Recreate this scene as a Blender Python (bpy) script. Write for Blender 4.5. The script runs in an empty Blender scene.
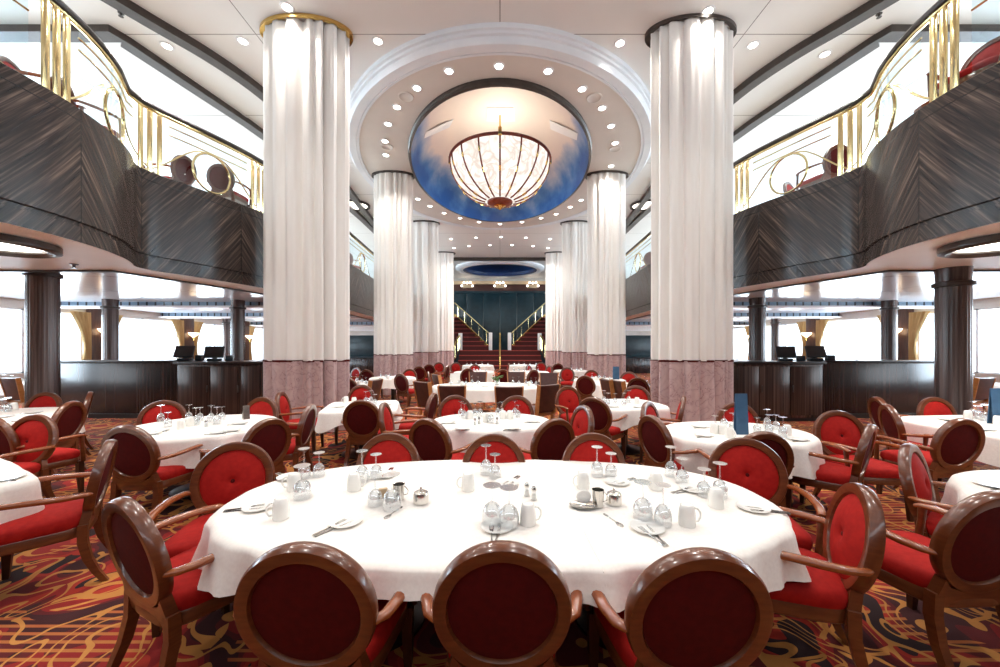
import bpy, bmesh, math, random
from mathutils import Vector, Matrix
from mathutils.geometry import tessellate_polygon
random.seed(7)
PI = math.pi
C = bpy.context.scene.collection
F, H, HY = 370.0, 1.65, 347.0          # focal length in pixels, eye height, horizon row


def gz(px, py, z):
    """plan point (x, depth) of the picture point px,py at height z"""
    d = (H - z) * F / (py - HY)
    return ((px - 500) * d / F, d)


# ------------------------------------------------------------------ materials
def srgb(r, g, b):
    f = lambda c: (c / 255 / 12.92) if c / 255 <= 0.04045 else ((c / 255 + 0.055) / 1.055) ** 2.4
    return (f(r), f(g), f(b), 1)


class NT:
    def __init__(s, name):
        s.m = bpy.data.materials.new(name)
        s.m.use_nodes = True
        s.t = s.m.node_tree
        s.t.nodes.clear()
        s.out = s.t.nodes.new('ShaderNodeOutputMaterial')

    def n(s, typ, ins=None, **props):
        nd = s.t.nodes.new('ShaderNode' + typ)
        for k, v in props.items():
            setattr(nd, k, v)
        for k, v in (ins or {}).items():
            if isinstance(v, bpy.types.NodeSocket):
                s.t.links.new(v, nd.inputs[k])
            else:
                nd.inputs[k].default_value = v
        return nd

    def math(s, op, a, b=0.0, clamp=False):
        return s.n('Math', {0: a, 1: b}, operation=op, use_clamp=clamp).outputs[0]

    def mix(s, fac, a, b):
        nd = s.n('MixRGB', {0: fac, 1: a, 2: b})
        return nd.outputs[0]

    def ramp(s, fac, stops, interp='LINEAR'):
        nd = s.n('ValToRGB', {0: fac})
        cr = nd.color_ramp
        cr.interpolation = interp
        while len(cr.elements) < len(stops):
            cr.elements.new(0.5)
        for e, (p, c) in zip(cr.elements, stops):
            e.position = p
            e.color = c
        return nd.outputs[0]

    def surf(s, sh):
        s.t.links.new(sh, s.out.inputs['Surface'])
        return s.m

    def pbsdf(s, **kw):
        names = dict(color='Base Color', rough='Roughness', metal='Metallic', coat='Coat Weight', sheen='Sheen Weight',
                     normal='Normal', emit='Emission Color', emits='Emission Strength', spec='Specular IOR Level',
                     trans='Transmission Weight', ior='IOR', coatr='Coat Roughness', sub='Subsurface Weight')
        return s.n('BsdfPrincipled', {names[k]: v for k, v in kw.items()})


def mottled(name, c1, c2, scale=20, rough=0.5, metal=0.0, bump=0.0, stretch=(1, 1, 1), coord='Object', detail=3, **kw):
    t = NT(name)
    co = t.n('TexCoord').outputs[coord]
    mp = t.n('Mapping', {'Vector': co, 'Scale': stretch}).outputs[0]
    nz = t.n('TexNoise', {'Vector': mp, 'Scale': scale, 'Detail': detail}).outputs['Fac']
    fac = t.ramp(nz, [(0.35, (0, 0, 0, 1)), (0.65, (1, 1, 1, 1))])
    col = t.mix(fac, c1, c2)
    a = dict(color=col, rough=rough, metal=metal)
    a.update(kw)
    if bump:
        a['normal'] = t.n('Bump', {'Height': nz, 'Strength': bump, 'Distance': 0.01}).outputs[0]
    return t.surf(t.pbsdf(**a).outputs[0])


M = {}
M['wood'] = mottled('varnished_wood', (0.105, 0.026, 0.008, 1), (0.155, 0.043, 0.013, 1), 9, 0.28, stretch=(1, 1, 6), coat=0.5, coatr=0.12)
M['wood_arm'] = mottled('varnished_arm_wood', (0.23, 0.055, 0.014, 1), (0.31, 0.085, 0.023, 1), 9, 0.25, stretch=(6, 1, 6), coat=0.5, coatr=0.12)
M['darkwood'] = mottled('dark_leg_wood', (0.04, 0.012, 0.006, 1), (0.07, 0.022, 0.01, 1), 9, 0.35)
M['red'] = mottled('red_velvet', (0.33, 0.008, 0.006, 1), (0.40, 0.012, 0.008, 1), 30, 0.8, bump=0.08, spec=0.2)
M['maroon'] = mottled('maroon_shaded_velvet', (0.07, 0.0028, 0.0026, 1), (0.088, 0.0036, 0.0032, 1), 30, 0.8, bump=0.08, spec=0.2)  # shade put into the red of chair rear panels; also hem stripe, buttons
M['vinyl'] = mottled('brown_vinyl', (0.06, 0.018, 0.012, 1), (0.085, 0.026, 0.017, 1), 12, 0.38)
M['tanwood'] = mottled('tan_wood', (0.42, 0.16, 0.045, 1), (0.52, 0.22, 0.07, 1), 8, 0.35, stretch=(1, 1, 5))
M['cloth'] = mottled('white_tablecloth', srgb(250, 244, 236), srgb(243, 236, 228), 60, 0.85, bump=0.05, sheen=0.1)
M['china'] = mottled('white_china', srgb(248, 246, 240), srgb(242, 240, 234), 8, 0.15, coat=0.4)
M['steel'] = mottled('polished_steel', (0.62, 0.6, 0.56, 1), (0.7, 0.68, 0.65, 1), 14, 0.16, 1.0)
M['brass'] = mottled('polished_brass', (0.78, 0.62, 0.30, 1), (0.85, 0.72, 0.40, 1), 6, 0.16, 1.0)
M['gold'] = mottled('gold_metal', (0.75, 0.48, 0.14, 1), (0.85, 0.58, 0.2, 1), 6, 0.2, 1.0)
M['redlac'] = mottled('red_lacquer', (0.16, 0.018, 0.006, 1), (0.26, 0.04, 0.012, 1), 10, 0.3)
M['black'] = mottled('black_lacquer', (0.012, 0.011, 0.011, 1), (0.02, 0.018, 0.018, 1), 8, 0.3)
M['bronze'] = mottled('dark_bronze_trim', (0.035, 0.026, 0.022, 1), (0.055, 0.042, 0.036, 1), 6, 0.3)
M['cream'] = mottled('cream_paint', srgb(236, 228, 218), srgb(231, 223, 213), 2, 0.5)
M['white'] = mottled('white_paint', srgb(240, 240, 240), srgb(234, 235, 237), 2, 0.45)
M['taupe'] = mottled('taupe_paint', srgb(222, 215, 207), srgb(217, 210, 202), 1.5, 0.5)
M['plaster'] = mottled('plaster_moulding', srgb(236, 240, 244), srgb(228, 233, 238), 2, 0.4)
M['drape'] = mottled('ivory_drape', srgb(250, 246, 240), srgb(246, 241, 234), 14, 0.7, stretch=(1, 1, 0.1), sheen=0.2)
M['gold_curtain'] = mottled('gold_curtain', (0.45, 0.30, 0.12, 1), (0.58, 0.42, 0.2, 1), 8, 0.6, stretch=(1, 1, 0.1))
M['sheer_blue'] = mottled('upper_carpet', (0.46, 0.40, 0.34, 1), (0.54, 0.48, 0.42, 1), 6, 0.9)
M['teal'] = mottled('dark_teal_panel', (0.012, 0.03, 0.038, 1), (0.018, 0.045, 0.055, 1), 3, 0.3)
M['stairred'] = mottled('red_stair_carpet', (0.045, 0.004, 0.004, 1), (0.07, 0.006, 0.005, 1), 20, 0.85)
M['stairedge'] = mottled('red_stair_edging', (0.30, 0.03, 0.02, 1), (0.36, 0.05, 0.03, 1), 12, 0.6)
M['navy'] = mottled('blue_menu_cover', srgb(48, 84, 116), srgb(58, 96, 128), 10, 0.5)
M['screen'] = mottled('terminal_plastic', (0.012, 0.025, 0.035, 1), (0.02, 0.035, 0.048, 1), 8, 0.3)
M['leaf'] = mottled('green_leaf', (0.03, 0.12, 0.02, 1), (0.07, 0.22, 0.04, 1), 20, 0.5)
M['petal'] = mottled('orange_petal', (0.8, 0.09, 0.015, 1), (0.9, 0.2, 0.03, 1), 20, 0.5)
M['beige'] = mottled('beige_cornice', srgb(214, 184, 146), srgb(204, 174, 138), 3, 0.5)
M['pilaster'] = mottled('walnut_pilaster', (0.05, 0.024, 0.018, 1), (0.09, 0.045, 0.03, 1), 5, 0.35, stretch=(4, 4, 0.4))
M['shell'] = mottled('outer_wall_paint', srgb(200, 192, 184), srgb(192, 184, 176), 2, 0.6)
M['rearwall'] = mottled('rear_wall_wood', (0.05, 0.028, 0.02, 1), (0.09, 0.05, 0.036, 1), 3, 0.45, stretch=(4, 4, 0.3))
M['navydome'] = mottled('navy_dome_paint', srgb(12, 44, 92), srgb(20, 58, 112), 2, 0.5)
M['picture'] = mottled('framed_print', (0.7, 0.6, 0.5, 1), (0.55, 0.22, 0.12, 1), 6, 0.5)


def emission(name, col, strength):
    t = NT(name)
    nz = t.n('TexNoise', {'Scale': 3.0}).outputs['Fac']
    c = t.mix(t.math('MULTIPLY', nz, 0.15), col, (1, 1, 1, 1))
    return t.surf(t.n('Emission', {'Color': c, 'Strength': strength}).outputs[0])


M['lamp'] = emission('lamp_lens', (1.0, 0.93, 0.82, 1), 9)
M['warmlamp'] = emission('warm_lamp_glass', (1.0, 0.72, 0.42, 1), 5)
M['globe'] = emission('lit_globe', (1.0, 0.92, 0.8, 1), 4)


def glass_mat(name, tint, base, power=4.0, rough=0.0):
    t = NT(name)
    fa = t.n('LayerWeight', {'Blend': 0.5}).outputs['Facing']
    fr = t.math('ADD', t.math('MULTIPLY', t.math('POWER', fa, power), 0.8), 0.03)
    nz = t.n('TexNoise', {'Scale': 4.0}).outputs['Fac']
    fac = t.math('ADD', fr, t.math('ADD', t.math('MULTIPLY', nz, 0.02), base), True)
    tr = t.n('BsdfTransparent', {'Color': tint}).outputs[0]
    gl = t.n('BsdfGlossy', {'Color': (1, 1, 1, 1), 'Roughness': rough}).outputs[0]
    return t.surf(t.n('MixShader', {0: fac, 1: tr, 2: gl}).outputs[0])


M['glass'] = glass_mat('clear_glass', (0.94, 0.955, 0.965, 1), 0.13, 2.0, 0.06)
M['glassfoot'] = glass_mat('clear_glass_foot', (0.96, 0.97, 0.98, 1), 0.50, 1.5, 0.2)
M['railglass'] = glass_mat('pale_blue_railing_glass', (0.80, 0.91, 0.955, 1), 0.04)
M['pane'] = glass_mat('window_glass', (0.93, 0.97, 0.99, 1), 0.02)


def alabaster():
    t = NT('lit_alabaster')
    co = t.n('TexCoord').outputs['Object']
    n1 = t.n('TexNoise', {'Vector': co, 'Scale': 1.6, 'Detail': 4, 'Distortion': 1.5}).outputs['Fac']
    v = t.math('ABSOLUTE', t.math('SUBTRACT', n1, 0.5))
    col = t.ramp(v, [(0.0, (0.72, 0.6, 0.52, 1)), (0.08, (0.96, 0.88, 0.8, 1)), (0.2, (1, 0.96, 0.9, 1))])
    return t.surf(t.n('Emission', {'Color': col, 'Strength': 0.88}).outputs[0])


M['alabaster'] = alabaster()


def carpet():
    t = NT('scroll_carpet')
    co = t.n('TexCoord').outputs['Object']
    wn = t.n('TexNoise', {'Vector': co, 'Scale': 1.5, 'Detail': 1.0}).outputs['Color']
    w = t.n('VectorMath', {0: wn, 1: (0.5, 0.5, 0.5)}, operation='SUBTRACT').outputs[0]
    w = t.n('VectorMath', {0: w, 'Scale': 1.3}, operation='SCALE').outputs[0]
    p = t.n('VectorMath', {0: co, 1: w}, operation='ADD').outputs[0]
    n1 = t.n('TexNoise', {'Vector': p, 'Scale': 1.9, 'Detail': 0.8}).outputs['Fac']
    fr = t.math('FRACT', t.math('MULTIPLY', n1, 9.0))
    line = t.math('LESS_THAN', t.math('ABSOLUTE', t.math('SUBTRACT', fr, 0.5)), 0.10)
    sep = t.n('SeparateXYZ', {0: co})
    st = t.math('LESS_THAN', t.math('FRACT', t.math('MULTIPLY', sep.outputs[1], 17.0)), 0.38)
    m1 = t.n('TexNoise', {'Vector': p, 'Scale': 0.9, 'Detail': 0.0}).outputs['Fac']
    zone = t.math('GREATER_THAN', m1, 0.56)
    m2 = t.n('TexNoise', {'Vector': p, 'Scale': 2.3, 'Detail': 0.0, 'Distortion': 0.6}).outputs['Fac']
    red = t.ramp(m2, [(0.0, srgb(58, 8, 10)), (0.40, srgb(92, 10, 10)), (0.5, srgb(140, 20, 16)), (0.6, srgb(168, 40, 20))], 'CONSTANT')
    gold = t.mix(m1, srgb(182, 108, 42), srgb(206, 146, 72))
    base = t.mix(t.math('MULTIPLY', st, zone), red, t.mix(m2, srgb(160, 62, 30), gold))
    blk = t.math('MULTIPLY', t.math('GREATER_THAN', m2, 0.66), 1.0)
    base = t.mix(blk, base, srgb(40, 12, 14))
    leaf = t.n('TexVoronoi', {'Vector': p, 'Scale': 3.2}, feature='DISTANCE_TO_EDGE').outputs['Distance']
    lm = t.math('MULTIPLY', t.math('LESS_THAN', leaf, 0.05), t.math('LESS_THAN', m1, 0.48))
    col = t.mix(t.math('MAXIMUM', t.math('MULTIPLY', line, 0.92), lm), base, gold)
    fz = t.n('TexNoise', {'Vector': co, 'Scale': 300.0}).outputs['Fac']
    bp = t.n('Bump', {'Height': fz, 'Strength': 0.25, 'Distance': 0.004}).outputs[0]
    return t.surf(t.pbsdf(color=col, rough=0.92, normal=bp).outputs[0])


M['carpet'] = carpet()


def zebrano():
    t = NT('zebrano_veneer')
    uv = t.n('UVMap').outputs[0]
    sp = t.n('SeparateXYZ', {0: uv})
    u, v = sp.outputs[0], sp.outputs[1]
    uu = t.math('PINGPONG', u, 1.55)
    a = t.math('ADD', t.math('MULTIPLY', uu, 0.80), t.math('MULTIPLY', v, 0.60))
    b = t.math('SUBTRACT', t.math('MULTIPLY', uu, 0.60), t.math('MULTIPLY', v, 0.80))
    vec = t.n('CombineXYZ', {0: t.math('MULTIPLY', a, 34.0), 1: t.math('MULTIPLY', b, 0.9), 2: 0.0}).outputs[0]
    n1 = t.n('TexNoise', {'Vector': vec, 'Scale': 1.0, 'Detail': 3.0, 'Roughness': 0.65}).outputs['Fac']
    col = t.ramp(n1, [(0.3, (0.012, 0.009, 0.009, 1)), (0.48, (0.035, 0.025, 0.022, 1)), (0.58, (0.075, 0.052, 0.042, 1)), (0.72, (0.19, 0.135, 0.105, 1))])
    e = t.math('ABSOLUTE', t.math('SUBTRACT', t.math('PINGPONG', u, 0.775), 0.0))
    seam = t.math('LESS_THAN', e, 0.006)
    vs = t.math('LESS_THAN', t.math('ABSOLUTE', t.math('SUBTRACT', v, 1.40)), 0.006)
    col = t.mix(t.math('MAXIMUM', seam, vs), col, (0.008, 0.006, 0.006, 1))
    return t.surf(t.pbsdf(color=col, rough=0.26, coat=0.08, coatr=0.1, spec=0.35).outputs[0])


M['zebrano'] = zebrano()


def stripwood(name, c1, c2, c3, sx=22.0):
    t = NT(name)
    co = t.n('TexCoord').outputs['Object']
    mp = t.n('Mapping', {'Vector': co, 'Scale': (sx, sx, 0.25)}).outputs[0]
    n1 = t.n('TexNoise', {'Vector': mp, 'Scale': 1.0, 'Detail': 3.0}).outputs['Fac']
    col = t.ramp(n1, [(0.3, c1), (0.52, c2), (0.72, c3)])
    return t.surf(t.pbsdf(color=col, rough=0.25, coat=0.4, coatr=0.15).outputs[0])


M['counter'] = stripwood('dark_striped_counter_wood', (0.010, 0.008, 0.009, 1), (0.022, 0.015, 0.015, 1), (0.07, 0.045, 0.04, 1))
M['cabinet'] = stripwood('brown_striped_cabinet_wood', (0.02, 0.013, 0.012, 1), (0.06, 0.036, 0.03, 1), (0.13, 0.085, 0.07, 1))
M['pillar'] = stripwood('striped_pillar_wood', (0.03, 0.022, 0.022, 1), (0.09, 0.065, 0.06, 1), (0.22, 0.17, 0.16, 1), 16)


def panelled(name, col1, col2, px_, py_, rough):
    t = NT(name)
    co = t.n('TexCoord').outputs['Object']
    sp = t.n('SeparateXYZ', {0: co})
    fx = t.math('LESS_THAN', t.math('PINGPONG', sp.outputs[0], px_ / 2), 0.008)
    fy = t.math('LESS_THAN', t.math('PINGPONG', t.math('ADD', sp.outputs[1], 0.37), py_ / 2), 0.008)
    nz = t.n('TexNoise', {'Vector': co, 'Scale': 1.5}).outputs['Fac']
    col = t.mix(t.math('MAXIMUM', fx, fy), t.mix(nz, col1, col2), srgb(120, 114, 108))
    return t.surf(t.pbsdf(color=col, rough=rough).outputs[0])


M['ceiling'] = panelled('panelled_ceiling', srgb(238, 237, 234), srgb(233, 232, 229), 4.9, 2.6, 0.4)
M['lowceil'] = panelled('glossy_low_ceiling', srgb(240, 240, 242), srgb(232, 233, 236), 2.0, 2.0, 0.15)


def mural():
    t = NT('sky_mural')
    co = t.n('TexCoord').outputs['Object']
    sc = t.n('Mapping', {'Vector': co, 'Scale': (1 / 2.9, 1 / 4.5, 0)}).outputs[0]
    ln = t.n('VectorMath', {0: sc}, operation='LENGTH').outputs['Value']
    nz = t.n('TexNoise', {'Vector': co, 'Scale': 0.9, 'Detail': 5.0}).outputs['Fac']
    f = t.math('ADD', ln, t.math('MULTIPLY', t.math('SUBTRACT', nz, 0.5), 0.35))
    col = t.ramp(f, [(0.0, srgb(252, 242, 230)), (0.6, srgb(244, 230, 216)), (0.80, srgb(230, 216, 208)), (0.88, srgb(160, 172, 196)),
                     (0.95, srgb(76, 122, 180)), (1.0, srgb(36, 88, 158))])
    return t.surf(t.pbsdf(color=col, rough=0.35).outputs[0])


M['mural'] = mural()


def hem_mat():
    t = NT('dusty_pink_hem')
    co = t.n('TexCoord').outputs['Object']
    n1 = t.n('TexNoise', {'Vector': co, 'Scale': 3.0, 'Detail': 3.0, 'Distortion': 2.0}).outputs['Fac']
    v = t.math('ABSOLUTE', t.math('SUBTRACT', n1, 0.5))
    col = t.ramp(v, [(0.0, srgb(150, 112, 112)), (0.012, srgb(196, 166, 164)), (0.2, srgb(208, 182, 178))])
    return t.surf(t.pbsdf(color=col, rough=0.7, sheen=0.2).outputs[0])


M['hem'] = hem_mat()


def slatted():
    t = NT('slatted_vent_beam')
    co = t.n('TexCoord').outputs['Object']
    sp = t.n('SeparateXYZ', {0: co})
    f = t.math('LESS_THAN', t.math('FRACT', t.math('MULTIPLY', sp.outputs[0], 3.6)), 0.22)
    nz = t.n('TexNoise', {'Vector': co, 'Scale': 2.0}).outputs['Fac']
    col = t.mix(f, t.mix(nz, srgb(104, 128, 150), srgb(140, 164, 184)), (0.01, 0.014, 0.02, 1))
    return t.surf(t.pbsdf(color=col, rough=0.3).outputs[0])


M['slatted'] = slatted()


# ------------------------------------------------------------------ mesh builder
class MB:
    def __init__(s):
        s.v, s.f, s.uv = [], [], None

    def add(s, vs, fs):
        o = len(s.v)
        s.v += [tuple(p) for p in vs]
        s.f += [tuple(i + o for i in f) for f in fs]
        return s

    def box(s, x0, x1, y0, y1, z0, z1, bev=0.0):
        if bev <= 0:
            vs = [(x, y, z) for z in (z0, z1) for y in (y0, y1) for x in (x0, x1)]
            return s.add(vs, [(0, 2, 3, 1), (4, 5, 7, 6), (0, 1, 5, 4), (1, 3, 7, 5), (3, 2, 6, 7), (2, 0, 4, 6)])
        bm = bmesh.new()
        bmesh.ops.create_cube(bm, size=1)
        for v in bm.verts:
            v.co = Vector(((x0 + x1) / 2 + v.co.x * (x1 - x0), (y0 + y1) / 2 + v.co.y * (y1 - y0), (z0 + z1) / 2 + v.co.z * (z1 - z0)))
        bmesh.ops.bevel(bm, geom=bm.edges[:], offset=bev, segments=2, affect='EDGES', profile=0.5)
        bm.verts.index_update()
        s.add([v.co for v in bm.verts], [[v.index for v in f.verts] for f in bm.faces])
        bm.free()
        return s

    def loft(s, rings, close=True, cap0=True, cap1=True):
        n = len(rings[0])
        vs = [p for r in rings for p in r]
        fs = []
        for k in range(len(rings) - 1):
            for i in range(n if close else n - 1):
                j = (i + 1) % n
                fs.append((k * n + i, k * n + j, (k + 1) * n + j, (k + 1) * n + i))
        if cap0:
            fs.append(tuple(range(n - 1, -1, -1)))
        if cap1:
            fs.append(tuple((len(rings) - 1) * n + i for i in range(n)))
        return s.add(vs, fs)

    def lathe(s, prof, n=24, c=(0, 0, 0), cap=True, ax=1.0, ay=1.0):
        rings = [[(c[0] + r * ax * math.cos(2 * PI * i / n), c[1] + r * ay * math.sin(2 * PI * i / n), c[2] + z) for i in range(n)] for r, z in prof]
        return s.loft(rings, True, cap, cap)

    def tube(s, pts, r, n=8, closed=False, flat=1.0, up=None):
        P = [Vector(p) for p in pts]
        m = len(P)
        rs = r if isinstance(r, (list, tuple)) else [r] * m
        T = []
        for i in range(m):
            if closed:
                T.append((P[(i + 1) % m] - P[i - 1]).normalized())
            else:
                T.append((P[min(i + 1, m - 1)] - P[max(i - 1, 0)]).normalized())
        u = Vector(up) if up else (Vector((0, 0, 1)) if abs(T[0].z) < 0.9 else Vector((1, 0, 0)))
        rings = []
        for i in range(m):
            u = (u - T[i] * u.dot(T[i])).normalized()
            w = T[i].cross(u)
            rings.append([P[i] + (u * math.sin(2 * PI * k / n) * flat + w * math.cos(2 * PI * k / n)) * rs[i] for k in range(n)])
        if closed:
            rings.append(rings[0])
        return s.loft(rings, True, not closed, not closed)

    def slab(s, loops, z0, z1):
        """flat plate; loops = outer + hole outlines, as plan points"""
        tri = tessellate_polygon([[Vector((x, y, 0)) for x, y in lp] for lp in loops])
        flat = [p for lp in loops for p in lp]
        n = len(flat)
        vs = [(x, y, z0) for x, y in flat] + [(x, y, z1) for x, y in flat]
        fs = [tuple(t) for t in tri] + [tuple(i + n for i in reversed(t)) for t in tri]
        o = 0
        for lp in loops:
            k = len(lp)
            for i in range(k):
                j = (i + 1) % k
                fs.append((o + i, o + j, n + o + j, n + o + i))
            o += k
        return s.add(vs, fs)

    def sweep(s, path, prof, closed_prof=True, uv=False):
        """prof (offset, z) carried along the plan path; offset is to the left of the direction of travel"""
        m = len(path)
        P = [Vector((x, y)) for x, y in path]
        rings, L = [], 0.0
        arc = []
        for i in range(m):
            t = (P[min(i + 1, m - 1)] - P[max(i - 1, 0)]).normalized()
            nrm = Vector((-t.y, t.x))
            if 0 < i < m - 1:
                a = (P[i] - P[i - 1]).normalized()
                c = max(0.5, a.dot(t))
                nrm = nrm / c
            rings.append([(P[i].x + nrm.x * o, P[i].y + nrm.y * o, z) for o, z in prof])
            if i:
                L += (P[i] - P[i - 1]).length
            arc.append(L)
        base = len(s.v)
        s.loft(rings, closed_prof, closed_prof, closed_prof)
        if uv:
            s.uv = s.uv or {}
            for i in range(m):
                for k, (o, z) in enumerate(prof):
                    s.uv[base + i * len(prof) + k] = (arc[i], z - prof[0][1])
        return s

    def mirror(s):
        s.v = [(-x, y, z) for x, y, z in s.v]
        s.f = [tuple(reversed(f)) for f in s.f]
        return s

    def build(s, name, mat, parent=None, sharp=38, kind=None, label=None, loc=None):
        me = bpy.data.meshes.new(name)
        me.from_pydata(s.v, [], s.f)
        me.validate()
        bm = bmesh.new()
        bm.from_mesh(me)
        bmesh.ops.recalc_face_normals(bm, faces=bm.faces[:])
        bm.to_mesh(me)
        bm.free()
        for p in me.polygons:
            p.use_smooth = True
        me.set_sharp_from_angle(angle=math.radians(sharp))
        if s.uv:
            ul = me.uv_layers.new(name='UVMap')
            for lp in me.loops:
                ul.data[lp.index].uv = s.uv.get(lp.vertex_index, (0, 0))
        me.materials.append(M[mat])
        o = bpy.data.objects.new(name, me)
        C.objects.link(o)
        if parent:
            o.parent = parent
        if kind:
            o['kind'] = kind
        if label:
            o['label'] = label
        if loc:
            o.location = loc
        return o


def tag(o, label, cat, group=None, kind=None):
    o['label'] = label
    o['category'] = cat
    if group:
        o['group'] = group
    if kind:
        o['kind'] = kind
    return o


def thing(name, label, cat, loc=(0, 0, 0), rz=0.0, group=None):
    o = bpy.data.objects.new(name, None)
    o.empty_display_size = 0.1
    C.objects.link(o)
    o.location = loc
    o.rotation_euler = (0, 0, rz)
    return tag(o, label, cat, group)


def dup(root, loc, rz, label, group=None):
    r = root.copy()
    C.objects.link(r)
    r.location = loc
    r.rotation_euler = (0, 0, rz)
    r['label'] = label
    if group:
        r['group'] = group
    for ch in list(root.children):
        c = ch.copy()
        C.objects.link(c)
        c.parent = r
        for g in list(ch.children):
            d = g.copy()
            C.objects.link(d)
            d.parent = c
    return r


class Proto:
    """first use moves the built thing, every later one copies it"""
    def __init__(s, root):
        s.root, s.used = root, False

    def put(s, loc, rz, label, group=None, cat=None):
        if not s.used:
            s.used = True
            r = s.root
            r.location = loc
            r.rotation_euler = (0, 0, rz)
            r['label'] = label
            if group:
                r['group'] = group
        else:
            r = dup(s.root, loc, rz, label, group)
        return r


def smooth_path(pts, per=6):
    P = [Vector((x, y, 0)) for x, y in pts]
    out = []
    for i in range(len(P) - 1):
        p0, p1, p2, p3 = P[max(i - 1, 0)], P[i], P[i + 1], P[min(i + 2, len(P) - 1)]
        for k in range(per):
            t = k / per
            q = 0.5 * ((2 * p1) + (p2 - p0) * t + (2 * p0 - 5 * p1 + 4 * p2 - p3) * t * t + (3 * p1 - p0 - 3 * p2 + p3) * t ** 3)
            out.append((q.x, q.y))
    out.append(pts[-1])
    return out


def ellipse(cx, cy, a, b, n=72, rev=False):
    r = [(cx + a * math.cos(2 * PI * i / n), cy + b * math.sin(2 * PI * i / n)) for i in range(n)]
    return r[::-1] if rev else r


CEIL, SOFF, LOWSOF, LOWCEIL, DECK, RAILBASE, RAILTOP = 7.93, 7.64, 2.86, 3.10, 4.30, 4.40, 5.50
HULL, DEEP, NEAR = 14.5, 34.0, -5.0
ORD = ['first', 'second', 'third', 'fourth', 'fifth', 'sixth', 'seventh', 'eighth', 'ninth', 'tenth', 'eleventh', 'twelfth', 'thirteenth', 'fourteenth',
       'fifteenth', 'sixteenth', 'seventeenth', 'eighteenth', 'nineteenth', 'twentieth', 'twenty-first', 'twenty-second']

# ================================================================== SETTING
MB().box(-HULL - 0.3, HULL + 0.3, NEAR, DEEP + 0.3, -0.12, 0.0).build('floor', 'carpet', kind='structure')
DC = (0.0, 12.8)         # centre of the big dome
mc = MB().slab([[(-HULL, NEAR), (HULL, NEAR), (HULL, DEEP), (-HULL, DEEP)], ellipse(0, 13.0, 3.4, 5.0), ellipse(0, 29.4, 3.3, 2.7)], CEIL, CEIL + 0.15)
mc.build('ceiling', 'ceiling', kind='structure')

# moulded oval drop around the dome: stepped outer face, flat band, fine line, soffit
OC, OA, OB = (0.0, 13.1), 4.95, 5.95


def oval_ring(rows, c, n=96):
    rings = [[(c[0] + a * math.cos(2 * PI * i / n), c[1] + b * math.sin(2 * PI * i / n), z) for i in range(n)] for a, b, z in rows]
    return MB().loft(rings, True, False, False)


rows = []
for k, (off, z) in enumerate([(0.0, CEIL + 0.02), (0.0, CEIL - 0.10), (0.05, CEIL - 0.11), (0.05, CEIL - 0.17), (0.10, CEIL - 0.18), (0.10, CEIL - 0.25), (0.14, SOFF - 0.02), (0.34, SOFF - 0.02), (0.345, SOFF), (0.36, SOFF), (0.365, SOFF - 0.02), (0.42, SOFF - 0.02), (0.43, SOFF)]):
    rows.append((OA - off, OB - off, z))
oval_ring(rows, OC).build('trim_1', 'plaster', kind='structure')
MB().slab([ellipse(OC[0], OC[1], OA - 0.42, OB - 0.42, 96), ellipse(DC[0], DC[1], 2.92, 4.52, 96)], SOFF, SOFF + 0.05).build('ceiling_oval', 'taupe', kind='structure')
# dark rim of the dome
oval_ring([(2.97, 4.57, SOFF + 0.02), (2.97, 4.57, SOFF - 0.06), (2.95, 4.55, SOFF - 0.08), (2.95, 4.55, SOFF - 0.14), (2.89, 4.49, SOFF - 0.15), (2.88, 4.48, SOFF - 0.13)], DC).build('trim_2', 'bronze', kind='structure')
def dome_row(a):
    c = max(0.001, math.cos(a)) ** 0.8
    return (2.88 * c, 4.48 * c, SOFF + 0.12 + 1.75 * math.sin(a))


rows = [(2.88, 4.48, SOFF - 0.13)] + [dome_row(PI / 2 * k / 14) for k in range(15)]
n = 96
dm = MB().loft([[(a * math.cos(2 * PI * i / n), b * math.sin(2 * PI * i / n), z) for i in range(n)] for a, b, z in rows], True, False, True)
dome = dm.build('ceiling_dome', 'mural', kind='structure', sharp=80, loc=(DC[0], DC[1], 0))


def dome_hit(px, py):
    rx, rz = (px - 500) / F, (HY - py) / F
    d = 8.2
    while d < 18:
        x, z = rx * d, H + rz * d
        q = math.hypot(x / 2.88, (d - DC[1]) / 4.48)
        if z > SOFF + 0.12:
            a = math.acos(min(1.0, max(0.0, q)) ** 1.25)
            if q >= 1 or z >= SOFF + 0.12 + 1.75 * math.sin(a):
                return Vector((x, d, z))
        d += 0.01
    return Vector((rx * d, d, H + rz * d))


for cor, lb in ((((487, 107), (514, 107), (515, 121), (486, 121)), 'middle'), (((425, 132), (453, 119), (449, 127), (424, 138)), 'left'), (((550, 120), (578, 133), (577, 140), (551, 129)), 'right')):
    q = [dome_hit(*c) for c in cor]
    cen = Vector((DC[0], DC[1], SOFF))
    o = MB().loft([[p + (cen - p).normalized() * e for p in q] for e in (0.022, 0.006)]).build('dome_reflection', 'white')  # added plates: light reflections on the dome shaped as white rectangles
    tag(o, 'white plate standing for a light reflection high on the painted dome, %s of three' % lb, 'reflection', 'dome reflections')
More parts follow.
